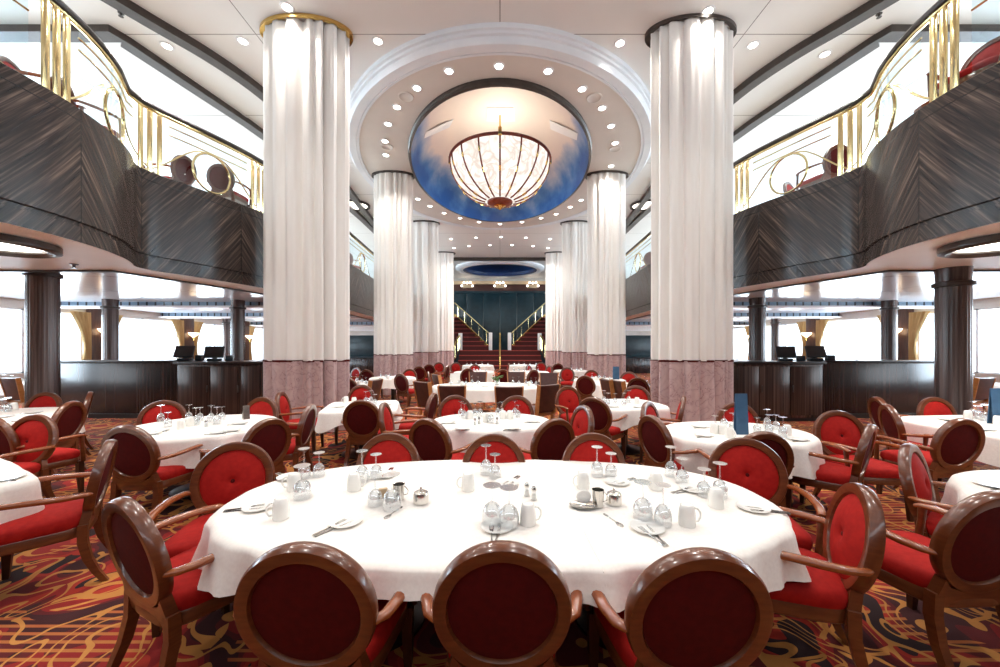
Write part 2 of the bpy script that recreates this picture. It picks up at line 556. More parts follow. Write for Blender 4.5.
# far navy oval
oval_ring([(3.3, 2.7, CEIL + 0.02), (3.3, 2.7, CEIL - 0.14), (3.1, 2.5, CEIL - 0.22), (2.7, 2.2, CEIL - 0.22), (2.62, 2.12, CEIL - 0.1), (2.62, 2.12, CEIL + 0.05), (2.3, 1.8, CEIL + 0.35), (1.2, 1.0, CEIL + 0.5), (0.01, 0.01, CEIL + 0.52)], (0, 29.4)).build('ceiling_far_dome', 'navydome', kind='structure')
oval_ring([(3.5, 2.9, CEIL + 0.02), (3.5, 2.9, CEIL - 0.10), (3.3, 2.7, CEIL - 0.24), (3.0, 2.4, CEIL - 0.24), (2.85, 2.3, CEIL - 0.2)], (0, 29.4)).build('trim_3', 'plaster', kind='structure')
MB().box(-4.6, 4.6, 25.9, 26.15, CEIL - 0.2, CEIL).build('trim_4', 'bronze', kind='structure')

FASCIA = [(-4.95, 1.2), (-4.92, 2.6), (-4.86, 3.2), (-4.82, 3.7), (-4.83, 4.1), (-4.92, 4.55), (-5.10, 5.0), (-5.28, 5.30), (-5.44, 5.50)]
FASCIA2 = [(-5.44, 5.50), (-5.50, 5.66), (-5.46, 5.93), (-5.22, 6.5), (-4.88, 7.54), (-4.78, 8.6), (-4.80, 10.0), (-5.0, 13.0), (-5.2, 18.0), (-5.2, 26.0), (-5.2, DEEP)]
fpath = smooth_path(FASCIA, 5)[:-1] + smooth_path(FASCIA2, 6)
TRIM = [(-HULL, 5.8), (-6.1, 5.8), (-5.62, 7.2), (-5.35, 8.3), (-5.45, 12.0), (-5.75, 18.0), (-5.75, DEEP)]
for side, sx in (('left', 1), ('right', -1)):
    def B(mb, *a, **k):
        return (mb if sx == 1 else mb.mirror()).build(*a, **k)
    mb = MB().sweep(fpath, [(0, LOWSOF), (0, 3.04), (0.03, 3.05), (0.03, 3.09), (0, 3.10), (0, RAILBASE), (0.03, RAILBASE + 0.02), (0.32, RAILBASE + 0.02), (0.32, DECK)], False, True)
    B(mb, 'wall_balcony_' + side, 'zebrano', kind='structure')
    sof = [(x - 0.012, y) for x, y in fpath] + TRIM[::-1] + [(-HULL, 1.2)]
    B(MB().slab([sof], LOWSOF, LOWSOF + 0.04), 'ceiling_soffit_' + side, 'cream', kind='structure')
    B(MB().sweep(TRIM, [(0, LOWSOF - 0.03), (0.10, LOWSOF - 0.03), (0.10, LOWCEIL), (0, LOWCEIL)]), 'trim_soffit_' + side, 'bronze', kind='structure')
    B(MB().slab([TRIM + [(-HULL, DEEP)]], LOWCEIL, LOWCEIL + 0.06), 'ceiling_low_' + side, 'lowceil', kind='structure')
    deck = [(x - 0.02, y) for x, y in fpath] + [(-HULL, DEEP), (-HULL, 1.2)]
    B(MB().slab([deck], DECK - 0.1, DECK), 'floor_balcony_' + side, 'sheer_blue', kind='structure')
    for k, (d, z0, z1) in enumerate([(11.9, 2.97, LOWCEIL), (15.8, 2.95, LOWCEIL), (21.5, 2.93, LOWCEIL)]):
        x1 = -5.5 if d < 13 else -5.8
        B(MB().box(-HULL, x1, d, d + 0.25, z0, z1), 'trim_coffer_' + side, 'slatted', kind='structure')
        B(MB().box(-HULL, x1, d - 0.12, d + 0.4, z0 - 0.05, z0), 'trim_ledge_' + side, 'white', kind='structure')
    # dark bands on the high ceiling
    b1 = smooth_path([(-7.4, 5.2), (-7.0, 6.1), (-6.56, 6.96), (-6.1, 7.8), (-5.75, 8.8), (-5.6, 10), (-5.65, 12), (-5.95, 15.5), (-6.3, 20.0), (-6.4, 26)], 4)
    B(MB().sweep(b1, [(0, CEIL - 0.16), (0.24, CEIL - 0.16), (0.24, CEIL), (0, CEIL)]), 'trim_band_' + side, 'bronze', kind='structure')
    b2 = [(-HULL, 7.2), (-7.62, 7.2), (-7.5, 7.5), (-6.9, 10.2), (-6.72, 11.4), (-6.6, 14), (-6.55, 18), (-6.7, 26)]
    B(MB().sweep(b2, [(0, CEIL - 0.14), (0.26, CEIL - 0.14), (0.26, CEIL), (0, CEIL)]), 'trim_inner_band_' + side, 'bronze', kind='structure')
    # hull wall: sill and headers, both decks
    w = MB()
    w.box(-HULL - 0.25, -HULL, 1.2, DEEP, 0, 0.85).box(-HULL - 0.25, -HULL, 1.2, DEEP, 2.82, 4.75).box(-HULL - 0.25, -HULL, 1.2, DEEP, 7.25, CEIL + 0.1)
    w.box(-HULL - 0.25, -HULL, NEAR, 1.2, 0, CEIL + 0.1)
    B(w, 'wall_' + side, 'shell', kind='structure')
MB().box(-HULL, HULL, NEAR - 0.2, NEAR, 0, CEIL).build('wall_front', 'rearwall', kind='structure')
wb = MB().box(-HULL, HULL, DEEP, DEEP + 0.2, 0, CEIL)
wb.build('wall_back', 'shell', kind='structure')
# dark panelled wall behind the stairs with its ledge
wp = MB()
for k in range(6):
    wp.box(-4.5 + k * 1.5 + 0.01, -3.0 + k * 1.5 - 0.01, 32.9, 33.0, 0, 6.45, 0.02)
wp.box(-4.6, 4.6, 32.75, 33.05, 6.45, 6.62)
wp.build('wall_stair', 'teal', kind='structure')
MB().box(-4.6, 4.6, 33.5, 33.9, 7.35, 7.62).build('trim_5', 'beige', kind='structure')
MB().box(-4.6, 4.6, 33.75, 33.95, 6.3, 7.35).build('wall_alcove', 'vinyl', kind='structure')

# windows between the pilasters
PILD = [5.6, 9.4, 13.2, 17.0, 20.8, 24.6, 28.4, 32.2]
wn = 0
for sx in (-1, 1):
    for (z0, z1) in ((0.85, 2.82), (4.75, 7.25)):
        for k in range(len(PILD) - 1):
            d0, d1 = PILD[k] + 0.28, PILD[k + 1] - 0.28
            wn += 1
            fr = MB()
            X = sx * (HULL + 0.12)
            for (a, b, c, e) in ((d0, d0 + 0.06, z0, z1), (d1 - 0.06, d1, z0, z1), (d0, d1, z0, z0 + 0.05), (d0, d1, z1 - 0.05, z1), ((d0 + d1) / 2 - 0.03, (d0 + d1) / 2 + 0.03, z0, z1)):
                fr.box(X - 0.05, X + 0.05, a, b, c, e)
            wo = fr.build('window_%d' % wn, 'white', kind='structure')
            MB().box(X - 0.006, X + 0.006, d0 + 0.03, d1 - 0.03, z0 + 0.03, z1 - 0.03).build('pane', 'pane', wo)


# ================================================================== DRAPED COLUMNS
SQZ = 0.5        # the columns are oval in plan


def column_mesh(R, z0, z1, seed, taper=0.0, depth=0.27, amp=1.0, nz=10, flare=0.0):
    rnd = random.Random(seed)
    ng = 16
    gro = [(2 * PI * (k + rnd.uniform(-0.28, 0.28)) / ng, rnd.uniform(0.06, 0.115), rnd.uniform(0.45, 1.2)) for k in range(ng)]
    n = 340
    rings = []
    for j in range(nz + 1):
        t = j / nz
        z = z0 + (z1 - z0) * t
        ring = []
        for i in range(n):
            a = 2 * PI * i / n
            r = R
            for g, w, dp in gro:
                da = (a - g - 0.012 * math.sin(3 * t + g * 5) + PI) % (2 * PI) - PI
                if abs(da) < 0.3:
                    r -= depth * amp * dp * math.exp(-(da / w) ** 2)
            r += 0.008 * math.sin(a * 41 + seed) * amp + flare * (1 - t)
            ring.append((r * math.cos(a), r * SQZ * math.sin(a), z))
        rings.append(ring)
    return MB().loft(rings, True, False, False)


cols = [(-3.86, 7.4, .835, 'front left'), (3.80, 7.4, .82, 'front right'), (-3.72, 12.9, .68, 'second left'), (3.72, 12.9, .68, 'second right'), (-3.82, 18.7, .71, 'third left'), (3.82, 18.7, .71, 'third right'), (-3.75, 24.7, .71, 'rearmost left'), (3.75, 24.7, .71, 'rearmost right')]
LBL = {'front left': 'tall ivory draped column nearest on the left, with top rim coloured orange as lamp-lit',
       'front right': 'tall ivory draped column nearest on the right, behind the table with blue menu',
       'second left': 'second ivory draped column on the left side, below the oval ceiling ring',
       'second right': 'second ivory draped column on the right side, below the oval ceiling ring',
       'third left': 'slim ivory draped column third in the left row, partly hidden by the second',
       'third right': 'slim ivory draped column third in the right row, partly hidden by the second',
       'rearmost left': 'farthest ivory draped column on the left, beside the staircase handrail',
       'rearmost right': 'farthest ivory draped column on the right, beside the staircase handrail'}
for k, (x, y, R, nm) in enumerate(cols):
    top = SOFF if 'second' in nm else CEIL
    t = thing('draped_column', LBL[nm], 'column', (x, y, 0), 0, 'ivory draped columns')
    column_mesh(R, 1.38, top - 0.02, 11 + k).build('drape', 'drape', t, sharp=70)
    column_mesh(R + 0.004, 0.01, 1.38, 11 + k, nz=4).build('hem_band', 'hem', t, sharp=70, label='dusty pink patterned hem band')
    column_mesh(R + 0.012, 1.36, 1.40, 11 + k, nz=1).build('hem_trim', 'maroon', t, sharp=70, label='thin dark red stripe above the hem')
    MB().lathe([(R + 0.05, top - 0.07), (R + 0.07, top - 0.07), (R + 0.07, top), (R - 0.05, top), (R - 0.05, top - 0.05), (R + 0.05, top - 0.05)], 64, cap=False, ay=SQZ).build('top_ring', 'gold' if nm == 'front left' else 'bronze', t)  # front left ring in gold: lamp glow put into its colour
    MB().lathe([(R - 0.45, 0.0), (R - 0.45, top)], 32, ay=SQZ).build('core', 'cream', t)


# ================================================================== BALCONY RAILINGS
def offset_path(path, o):
    out = []
    P = [Vector((x, y)) for x, y in path]
    for i in range(len(P)):
        t = (P[min(i + 1, len(P) - 1)] - P[max(i - 1, 0)]).normalized()
        out.append((P[i].x - t.y * o, P[i].y + t.x * o))
    return out


rpath = offset_path(fpath, 0.10)
rarc = [0.0]
for i in range(1, len(rpath)):
    rarc.append(rarc[-1] + math.dist(rpath[i], rpath[i - 1]))


def rp(s):
    s = max(0, min(rarc[-1] - 1e-6, s))
    for i in range(1, len(rarc)):
        if rarc[i] >= s:
            t = (s - rarc[i - 1]) / max(1e-9, rarc[i] - rarc[i - 1])
            return (rpath[i - 1][0] + (rpath[i][0] - rpath[i - 1][0]) * t, rpath[i - 1][1] + (rpath[i][1] - rpath[i - 1][1]) * t)
    return rpath[-1]


def s_px(px, lo=0.0, hi=60.0):
    best = min((abs(500 + F * rp(k * 0.02)[0] / max(0.3, rp(k * 0.02)[1]) - px), k * 0.02) for k in range(int(lo / 0.02), int(min(hi, rarc[-1]) / 0.02)))
    return best[1]


for side, sx in (('left', 1), ('right', -1)):
    lab = 'brass balcony railing with rings and clear glass on the %s, dark wood handrail' % side
    t = thing('balcony_railing', lab, 'railing', (0, 0, 0))

    def B(mb, *a, **k):
        return (mb if sx == 1 else mb.mirror()).build(*a, **k)
    hp = [rp(s) + (RAILTOP,) for s in [0.25 * k for k in range(int(rarc[-1] / 0.25))]]
    B(MB().tube(hp, 0.042, 8), 'handrail', 'bronze', t)
    B(MB().tube([(x, y, RAILTOP - 0.062) for x, y, z in hp], 0.026, 8), 'brass_rail', 'brass', t)
    sil = s_px(135, 0, 5.2)
    groups = [s_px(57, 0, 4), sil + 0.22, s_px(258, 4, 9), s_px(345, 7, 14), s_px(376, 8, 18), s_px(400, 10, 24)]
    wid = [0.11, 0.13, 0.13, 0.16, 0.16, 0.16]
    ends = [0.0] + groups
    for g, wd in zip(groups, wid):
        for k in (-1, 0, 1):
            x, y = rp(g + k * wd)
            x2, y2 = rp(g + k * wd + 0.02)
            a = math.atan2(y2 - y, x2 - x)
            pm = MB().box(-0.036, 0.036, -0.012, 0.012, RAILBASE - 0.02, RAILTOP - 0.05, 0.004)
            pm.v = [(x + px * math.cos(a) - py * math.sin(a), y + px * math.sin(a) + py * math.cos(a), pz) for px, py, pz in pm.v]
            B(pm, 'post', 'brass', t)
    for a, b in zip(ends[:-1], groups):
        a += 0.26
        b -= 0.26
        if b - a < 0.3:
            continue
        m = max(3, int((b - a) / 0.15))
        ss = [a + (b - a) * k / m for k in range(m + 1)]
        for z in (RAILTOP - 0.2, RAILTOP - 0.34):
            B(MB().tube([rp(s) + (z,) for s in ss], 0.011, 6), 'middle_rail', 'brass', t)
        gm = MB().loft([[rp(s) + (RAILBASE + 0.04,), rp(s) + (RAILTOP - 0.12,)] for s in ss], False, False, False)
        B(gm, 'glass_panel', 'railglass', t)
        c = (a + b) / 2
        if abs(c - s_px(117, 0, 5)) < 1.3:
            c = s_px(117, 0, 5)
        R = 0.34
        zc = RAILBASE + 0.06 + R
        ring = [rp(c + R * 0.92 * math.cos(2 * PI * k / 40)) + (zc + R * math.sin(2 * PI * k / 40),) for k in range(40)]
        B(MB().tube(ring, 0.019, 8, True), 'ring', 'brass', t)
        for sg in (-1, 1):
            sw = [rp(c + sg * (0.1 + 1.0 * u)) + (RAILBASE + 0.03 + 0.70 * (0.5 + 0.5 * math.cos(PI * u)) * (1 - 0.05 * u),) for u in [k / 16 for k in range(17)]]
            B(MB().tube(sw, 0.013, 6), 'scroll_bar', 'brass', t)


# ================================================================== CHAIRS
TILT = math.radians(11)


def bp(u, w, n=0.0):
    """point on the tilted back: u across, w up, n towards the sitter"""
    return Vector((u, -0.225 - w * math.sin(TILT) + n * math.cos(TILT), 0.405 + w * math.cos(TILT) + n * math.sin(TILT)))


OW, OHt, OCW = 0.256, 0.272, 0.285


def seat_outline(s, inset=0.0, n=40):
    """rounded trapezium, wider at the front"""
    pts = []
    for i in range(n):
        a = 2 * PI * i / n
        c, sn = math.cos(a), math.sin(a)
        e = 0.42
        x = math.copysign(abs(c) ** e, c)
        y = math.copysign(abs(sn) ** e, sn)
        hw = 0.245 + 0.035 * y
        pts.append((x * (hw - inset) * s, y * (0.25 - inset) * s))
    return pts


def make_oval_chair():
    t = thing('oval_back_armchair', 'x', 'chair', group='red oval-back armchairs')
    sm = MB()
    rings = []
    for s, z in ((0.97, 0.405), (1.0, 0.42), (1.01, 0.45), (0.985, 0.475), (0.90, 0.492), (0.6, 0.505), (0.2, 0.51)):
        rings.append([(x, y + 0.005, z) for x, y in seat_outline(s)])
    sm.loft(rings).build('seat', 'red', t, sharp=60)
    fr = MB().loft([[(x, y, z) for x, y in seat_outline(s)] for s, z in ((0.95, 0.335), (0.985, 0.345), (0.985, 0.40), (0.96, 0.41))])
    fr.build('seat_frame', 'wood', t)
    # ring of the back
    n = 56
    prof = [(1.0, 0.012), (1.0, -0.012), (0.975, -0.028), (0.93, -0.030), (0.80, -0.026), (0.775, -0.012), (0.775, 0.012), (0.80, 0.026), (0.93, 0.030), (0.975, 0.028)]
    rings = []
    for i in range(n + 1):
        a = 2 * PI * i / n
        rings.append([bp(OW * k * math.cos(a), OCW + OHt * (k if k > 0.9 else k - 0.0) * math.sin(a), d) for k, d in prof])
    fm = MB().loft(rings, True, False, False)
    # yoke under the oval
    yk = [(-0.185, 0.10), (-0.15, 0.055), (-0.08, 0.03), (0.08, 0.03), (0.15, 0.055), (0.185, 0.10), (0.205, 0.02), (0.215, -0.06), (-0.215, -0.06), (-0.205, 0.02)]
    fm.loft([[bp(u, w, d) for u, w in yk] for d in (-0.024, 0.024)])
    fm.build('back_frame', 'wood', t, sharp=50)

    def disc(sign, bulge, dip):
        rr = []
        for q in (1.0, 0.93, 0.8, 0.6, 0.4, 0.22, 0.1, 0.03):
            hgt = 0.012 + bulge * (1 - q ** 2.5) - (dip * math.exp(-(q / 0.13) ** 2))
            rr.append([bp(OW * 0.785 * q * math.cos(2 * PI * i / 40), OCW + OHt * 0.785 * q * math.sin(2 * PI * i / 40), sign * hgt) for i in range(40)])
        return MB().loft(rr, True, False, True)
    pf = disc(1, 0.038, 0.024).build('back_panel', 'red', t, sharp=70)
    bt = MB()
    c0 = bp(0, OCW, 0.030)
    bt.lathe([(0.014, -0.004), (0.013, 0.004), (0.006, 0.008)], 12)
    bt.v = [tuple(c0 + Vector((x, z, y))) for x, y, z in bt.v]
    bt.build('button', 'maroon', pf)
    disc(-1, 0.012, 0.0).build('rear_panel', 'maroon', t, sharp=70, label='red velvet rear panel, coloured dark as shaded')
    for sg in (-1, 1):
        pts = [bp(sg * 0.235, 0.235, 0.0), bp(sg * 0.275, 0.235, 0.03), Vector((sg * 0.298, -0.17, 0.645)), Vector((sg * 0.31, -0.08, 0.652)), Vector((sg * 0.308, 0.02, 0.658)), Vector((sg * 0.300, 0.14, 0.660)), Vector((sg * 0.29, 0.215, 0.652)), Vector((sg * 0.285, 0.24, 0.64))]
        arm = MB().tube(pts, [0.02, 0.024, 0.026, 0.027, 0.027, 0.026, 0.024, 0.018], 10, flat=0.72).build('arm', 'wood_arm', t, sharp=60)
        MB().tube([(sg * 0.289, 0.205, 0.645), (sg * 0.288, 0.21, 0.56), (sg * 0.282, 0.22, 0.47), (sg * 0.268, 0.235, 0.36)], [0.022, 0.019, 0.02, 0.022], 8).build('arm_post', 'wood', arm, sharp=60)
    for sg in (-1, 1):
        rings = [[(sg * 0.245 + dx * r, 0.215 + dy * r + k, z) for dx, dy in ((-1, -1), (1, -1), (1, 1), (-1, 1))] for r, z, k in ((0.026, 0.36, 0), (0.024, 0.2, 0.004), (0.016, 0.0, 0.012))]
        MB().loft(rings).build('leg', 'darkwood', t)
        rings = [[(sg * (0.195 + 0.02 * (1 - z / 0.42)) + dx * r, y + dy * r, z) for dx, dy in ((-1, -1), (1, -1), (1, 1), (-1, 1))] for r, z, y in ((0.025, 0.42, -0.225), (0.025, 0.3, -0.225), (0.023, 0.18, -0.25), (0.02, 0.08, -0.29), (0.017, 0.0, -0.335))]
        MB().loft(rings).build('leg', 'wood', t)
    return t


def make_square_chair():
    t = thing('square_back_chair', 'x', 'chair', group='brown square-back chairs')
    MB().box(-0.23, 0.23, -0.22, 0.24, 0.42, 0.49, 0.025).build('seat', 'vinyl', t)
    MB().box(-0.225, 0.225, -0.22, 0.225, 0.36, 0.42, 0.01).build('seat_frame', 'tanwood', t)
    rings = []
    for w, hw in ((0.06, 0.205), (0.2, 0.215), (0.4, 0.228), (0.53, 0.238), (0.555, 0.232)):
        ring = []
        for k in range(9):
            u = -1 + k / 4
            ring.append(bp(u * hw, w, -0.035 - 0.02 * (1 - u * u)))
        for k in range(9):
            u = 1 - k / 4
            ring.append(bp(u * hw, w, 0.03 - 0.02 * (1 - u * u)))
        rings.append(ring)
    MB().loft(rings).build('backrest', 'vinyl', t, sharp=50)
    for sg in (-1, 1):
        sd = MB()
        sd.loft([[bp(sg * (hw + a), w, b) for a, b in ((-0.004, -0.045), (0.022, -0.045), (0.022, 0.04), (-0.004, 0.04))] for w, hw in ((-0.02, 0.2), (0.2, 0.215), (0.4, 0.228), (0.56, 0.238))])
        sd.build('back_frame', 'tanwood', t)
    for sg in (-1, 1):
        for y0, y1 in ((0.2, 0.21), (-0.2, -0.26)):
            MB().loft([[(sg * 0.2 + dx * r, y + dy * r, z) for dx, dy in ((-1, -1), (1, -1), (1, 1), (-1, 1))] for r, z, y in ((0.024, 0.38, y0), (0.016, 0.0, y1))]).build('leg', 'tanwood', t)
    return t


OVAL = Proto(make_oval_chair())
SQ = Proto(make_square_chair())


def chair(px, ytop, th, label, proto=OVAL, group='red oval-back armchairs', d=None, z=0.0, dx=0.0, dd=0.0):
    """px, ytop: where the top of the back shows; th: the way the chair faces, degrees from +x"""
    d = d or (H - 0.965 - z) * F / (ytop - HY)
    x = (px - 500) * d / F + dx
    a = math.radians(th)
    return proto.put((x + 0.33 * math.cos(a), d + dd + 0.33 * math.sin(a), z), a - PI / 2, label, group)


LONG = 'the long oval table in front'
# long oval table in front
chair(300, 541, 90, 'shaded red rear of the left armchair in the row of three at the picture bottom')
chair(502, 540, 90, 'shaded red rear of the middle armchair in the row of three at the picture bottom')
chair(705, 547, 90, 'shaded red rear of the right armchair in the row of three at the picture bottom')
chair(122, 503, 64, 'red armchair turned at the left end of the long oval table, its seat showing', d=1.70)
chair(864, 483, 154, 'red armchair at the right end of the long oval table, seen side-on with tufted button')
chair(236, 440, -68, 'red armchair facing us behind the left curve of the long oval table')
chair(390, 431, -90, 'red armchair facing us across the long oval table, left of its three far chairs')
chair(494, 432, -90, 'red armchair facing us across the long oval table, middle of its three far chairs')
chair(592, 431, -90, 'red armchair facing us across the long oval table, right of its three far chairs')
chair(745, 441, -113, 'red armchair facing us behind the right curve of the long oval table', d=2.85)
# round table behind it
chair(427, 417, 62, 'armchair with shaded red back at the front left of the middle round table')
chair(556, 417, 118, 'armchair with shaded red back at the front right of the middle round table')
chair(455, 394, -80, 'red armchair facing us behind the middle round table on its left')
chair(517, 395, -98, 'red armchair facing us behind the middle round table on its right', d=5.35)
# square table by the left column
chair(361, 399, 92, 'red armchair with shaded back in front of the square-cornered table by the left draped column')
chair(383, 403, 4, 'armchair seen edge-on with orange-lit frame, between the square-cornered and middle round tables', d=4.65)
chair(362, 384, -88, 'red armchair facing us behind the square-cornered table, glasses before it')
chair(434, 392, 174, 'red armchair side-on pointing left, its arms towards the square-cornered table')
chair(280, 391, 12, 'red armchair against the hem of the front left column, pointing right')
# round table at the left
chair(125, 424, 88, 'red armchair with its shaded back to us at the front of the left round table')
chair(164, 399, -62, 'red armchair behind the left round table, before the dark counter')
chair(263, 396, -95, 'red armchair behind the left round table beside the small metal easel')
chair(270, 417, 158, 'red armchair at the right side of the left round table, shaded back half turned to us')
chair(311, 403, -170, 'armchair seen edge-on pointing left, last on the right of the left round table')
# far left table
chair(47, 389, -85, 'red armchair facing us behind the far left table, next to the fluted pillar', d=5.75)
chair(73, 400, -163, 'armchair with slanting oval back at the right side of the far left table')
chair(91, 392, -136, 'narrow edge-on armchair behind the slanting one, before the dark counter', d=5.8)
chair(37, 413, -90, 'red armchair with centre button at the left, facing us below the far left table')
chair(-10, 420, 80, 'dark armchair cut off by the left picture edge', d=3.7)
# square table at the lower left
chair(111, 438, -142, 'bright red armchair edge-on with its arms over the seat, at the lower left table')
# right round table
chair(736, 401, -97, 'red armchair facing us behind the right round table, partly hidden by the blue menu')
chair(765, 430, 88, 'red armchair with its shaded back to us at the front of the right round table')
chair(651, 414, 14, 'shaded red armchair left of the right round table, half turned to the right')
chair(872, 423, 128, 'armchair at the right of the right round table with pink edge-on back')
chair(836, 409, -97, 'red armchair facing us at the far right of the right round table')
# table left of the right column
chair(684, 395, 155, 'armchair edge-on against the hem of the front right column, arms pointing left')
chair(593, 396, 52, 'large maroon armchair back beside the table with five upturned glasses')
chair(585, 404, -165, 'narrow red armchair with pale lit rim, half hidden before a large maroon back')
chair(647, 403, -42, 'red armchair mostly hidden, just above the maroon chair left of the right round table', d=4.75)
chair(636, 386, -108, 'red armchair behind the table with five upturned glasses', d=6.75)
chair(567, 389, -72, 'small red armchair facing us left of the table with five upturned glasses', d=6.6)
# table at the right edge
chair(933, 396, -92, 'red armchair facing us behind the table at the right edge, before the fluted pillar')
chair(886, 403, -27, 'nearer of two armchairs side by side pointing right, left of the right edge table')
chair(876, 398, -22, 'farther of two armchairs side by side pointing right, left of the right edge table', d=5.2)
chair(964, 417, 93, 'maroon armchair with its back to us at the front of the right edge table')
# lower right table
chair(907, 442, -58, 'bright red armchair with deep tufting, pointing right at the lower right table')
chair(999, 490, 93, 'dark maroon armchair back at the lower right picture edge')
# square-back chairs around the flower table
QG = 'brown square-back chairs'
chair(452, 385, 86, 'brown square-back chair before the flower table, left of the vase', SQ, QG)
chair(509, 386, 90, 'brown square-back chair before the flower table, right below the vase', SQ, QG)
chair(549, 384, 125, 'brown square-back chair slanting at the right end of the flower table', SQ, QG)
chair(422, 381, 48, 'brown square-back chair slanting at the left of the flower table, nearer of two', SQ, QG)
chair(436, 375, 30, 'brown square-back chair at the left of the flower table, farther of two', SQ, QG, d=9.4)
chair(478, 374, -90, 'brown square-back chair behind the flower table, left of the orange flowers', SQ, QG, d=10.4)
chair(516, 374, -90, 'brown square-back chair behind the flower table, right of the orange flowers', SQ, QG, d=10.4)
chair(549, 376, -100, 'brown square-back chair behind the right end of the flower table', SQ, QG, d=10.0)
chair(376, 379, 172, 'small square-back chair with tan side, behind the square-cornered table', SQ, QG)
chair(606, 378, 8, 'tan square-back chair, left of two behind the five upturned glasses', SQ, QG, d=8.0)
chair(617, 381, 12, 'tan square-back chair, right of two behind the five upturned glasses', SQ, QG, d=7.7)
chair(10, 377, 80, 'brown square-back chair by the windows at the left picture edge', SQ, QG, d=8.4)
chair(985, 377, 100, 'brown square-back chair by the windows at the right picture edge', SQ, QG, d=8.4)
# far armchairs
for px, yt, th, lb in [
        (400, 373, 58, 'maroon armchair with orange-lit edge before the second left column'),
        (410, 368.5, -100, 'small red armchair facing us right of the orange-edged one'),
        (419, 366, 90, 'small dark maroon armchair back below the third left column'),
        (429, 364, 100, 'small maroon armchair back, rightmost of the pair below the third left column'),
        (428, 371, 15, 'small armchair side-on, left of the farther slanting square-back chair'),
        (439, 362, -90, 'small red armchair facing us just left of the staircase foot'),
        (448, 365, 170, 'small red armchair side-on below the left staircase rail'),
        (357, 367, -120, 'small red armchair right beside the front left column, farther of two'),
        (366, 369, 80, 'small maroon armchair back right of the front left column'),
        (347, 377, 80, 'small dark armchair partly behind the front left column hem'),
        (456, 362, -90, 'tiny red armchair facing us, leftmost in the farthest row'),
        (468, 368, 110, 'tiny maroon armchair left of the orange flowers, back turned'),
        (475, 364, -85, 'tiny red armchair facing us, behind the tiny maroon one left of the flowers'),
        (503, 369, 90, 'tiny maroon armchair directly above the orange flowers'),
        (509, 363, 180, 'tiny red armchair edge-on in the farthest row near the middle'),
        (528, 364, -30, 'tiny red armchair turned right, right of the middle rail'),
        (534, 369, 130, 'tiny maroon armchair back above the right end of the flower table'),
        (541, 362, -90, 'tiny red armchair facing us, rightmost in the farthest row'),
        (550, 365, 200, 'tiny red armchair side-on below the right staircase rail'),
        (558, 363, 90, 'small maroon armchair back below the rearmost right column'),
        (567, 367, -95, 'small red armchair facing us below the third right column'),
        (585, 375, 55, 'tall maroon armchair back right of the small red one, above the square-backs'),
        (591, 369.5, -80, 'small dark red armchair facing us below the second right column'),
        (629, 371, -115, 'small red armchair behind the blue menu, left of the front right column'),
        (638, 377, 60, 'small maroon armchair just left of the front right column hem')]:
    chair(px, yt, th, lb)
# balcony chairs
BG = 'armchairs on the balcony'
for x, y, th, lb in [(-5.85, 5.25, 75, 'armchair back behind the ring of the left balcony railing bulge'),
                     (-5.85, 4.75, 20, 'armchair partly seen high on the left balcony by the near posts'),
                     (-6.25, 7.0, 178, 'armchair side-on behind glass on the left balcony'),
                     (-5.55, 7.6, 95, 'maroon oval armchair back behind the left balcony ring next to the column'),
                     (6.0, 6.9, 95, 'maroon oval armchair back above the right balcony railing'),
                     (6.45, 7.8, -60, 'armchair beyond the ring on the right balcony, next to the column'),
                     (5.47, 4.25, 195, 'pink-red armchair leaning high at the right picture edge on the balcony'),
                     (6.1, 4.95, 90, 'armchair with pale rim behind the near posts of the right balcony'),
                     (-5.75, 14.3, 80, 'tiny armchair on the left balcony seen between two columns'),
                     (5.75, 14.3, 80, 'tiny armchair on the right balcony seen between two columns')]:
    a = math.radians(th)
    OVAL.put((x, y, DECK), a - PI / 2, lb, BG)


# ================================================================== TABLES
def outline(kind, a, b, n):
    pts = []
    for i in range(n):
        t = 2 * PI * i / n
        c, s = math.cos(t), math.sin(t)
        e = {'round': 1.0, 'oval': 0.82, 'square': 0.16, 'soft': 0.5}[kind]
        pts.append((a * math.copysign(abs(c) ** e, c), b * math.copysign(abs(s) ** e, s)))
    # even out the spacing along the edge
    L = [0]
    for i in range(n):
        L.append(L[-1] + math.dist(pts[i], pts[(i + 1) % n]))
    out = []
    k = 0
    for i in range(n):
        q = L[-1] * i / n
        while L[k + 1] < q:
            k += 1
        f = (q - L[k]) / max(1e-9, L[k + 1] - L[k])
        p0, p1 = pts[k % n], pts[(k + 1) % n]
        out.append((p0[0] + (p1[0] - p0[0]) * f, p0[1] + (p1[1] - p0[1]) * f))
    return out


TT = 0.742


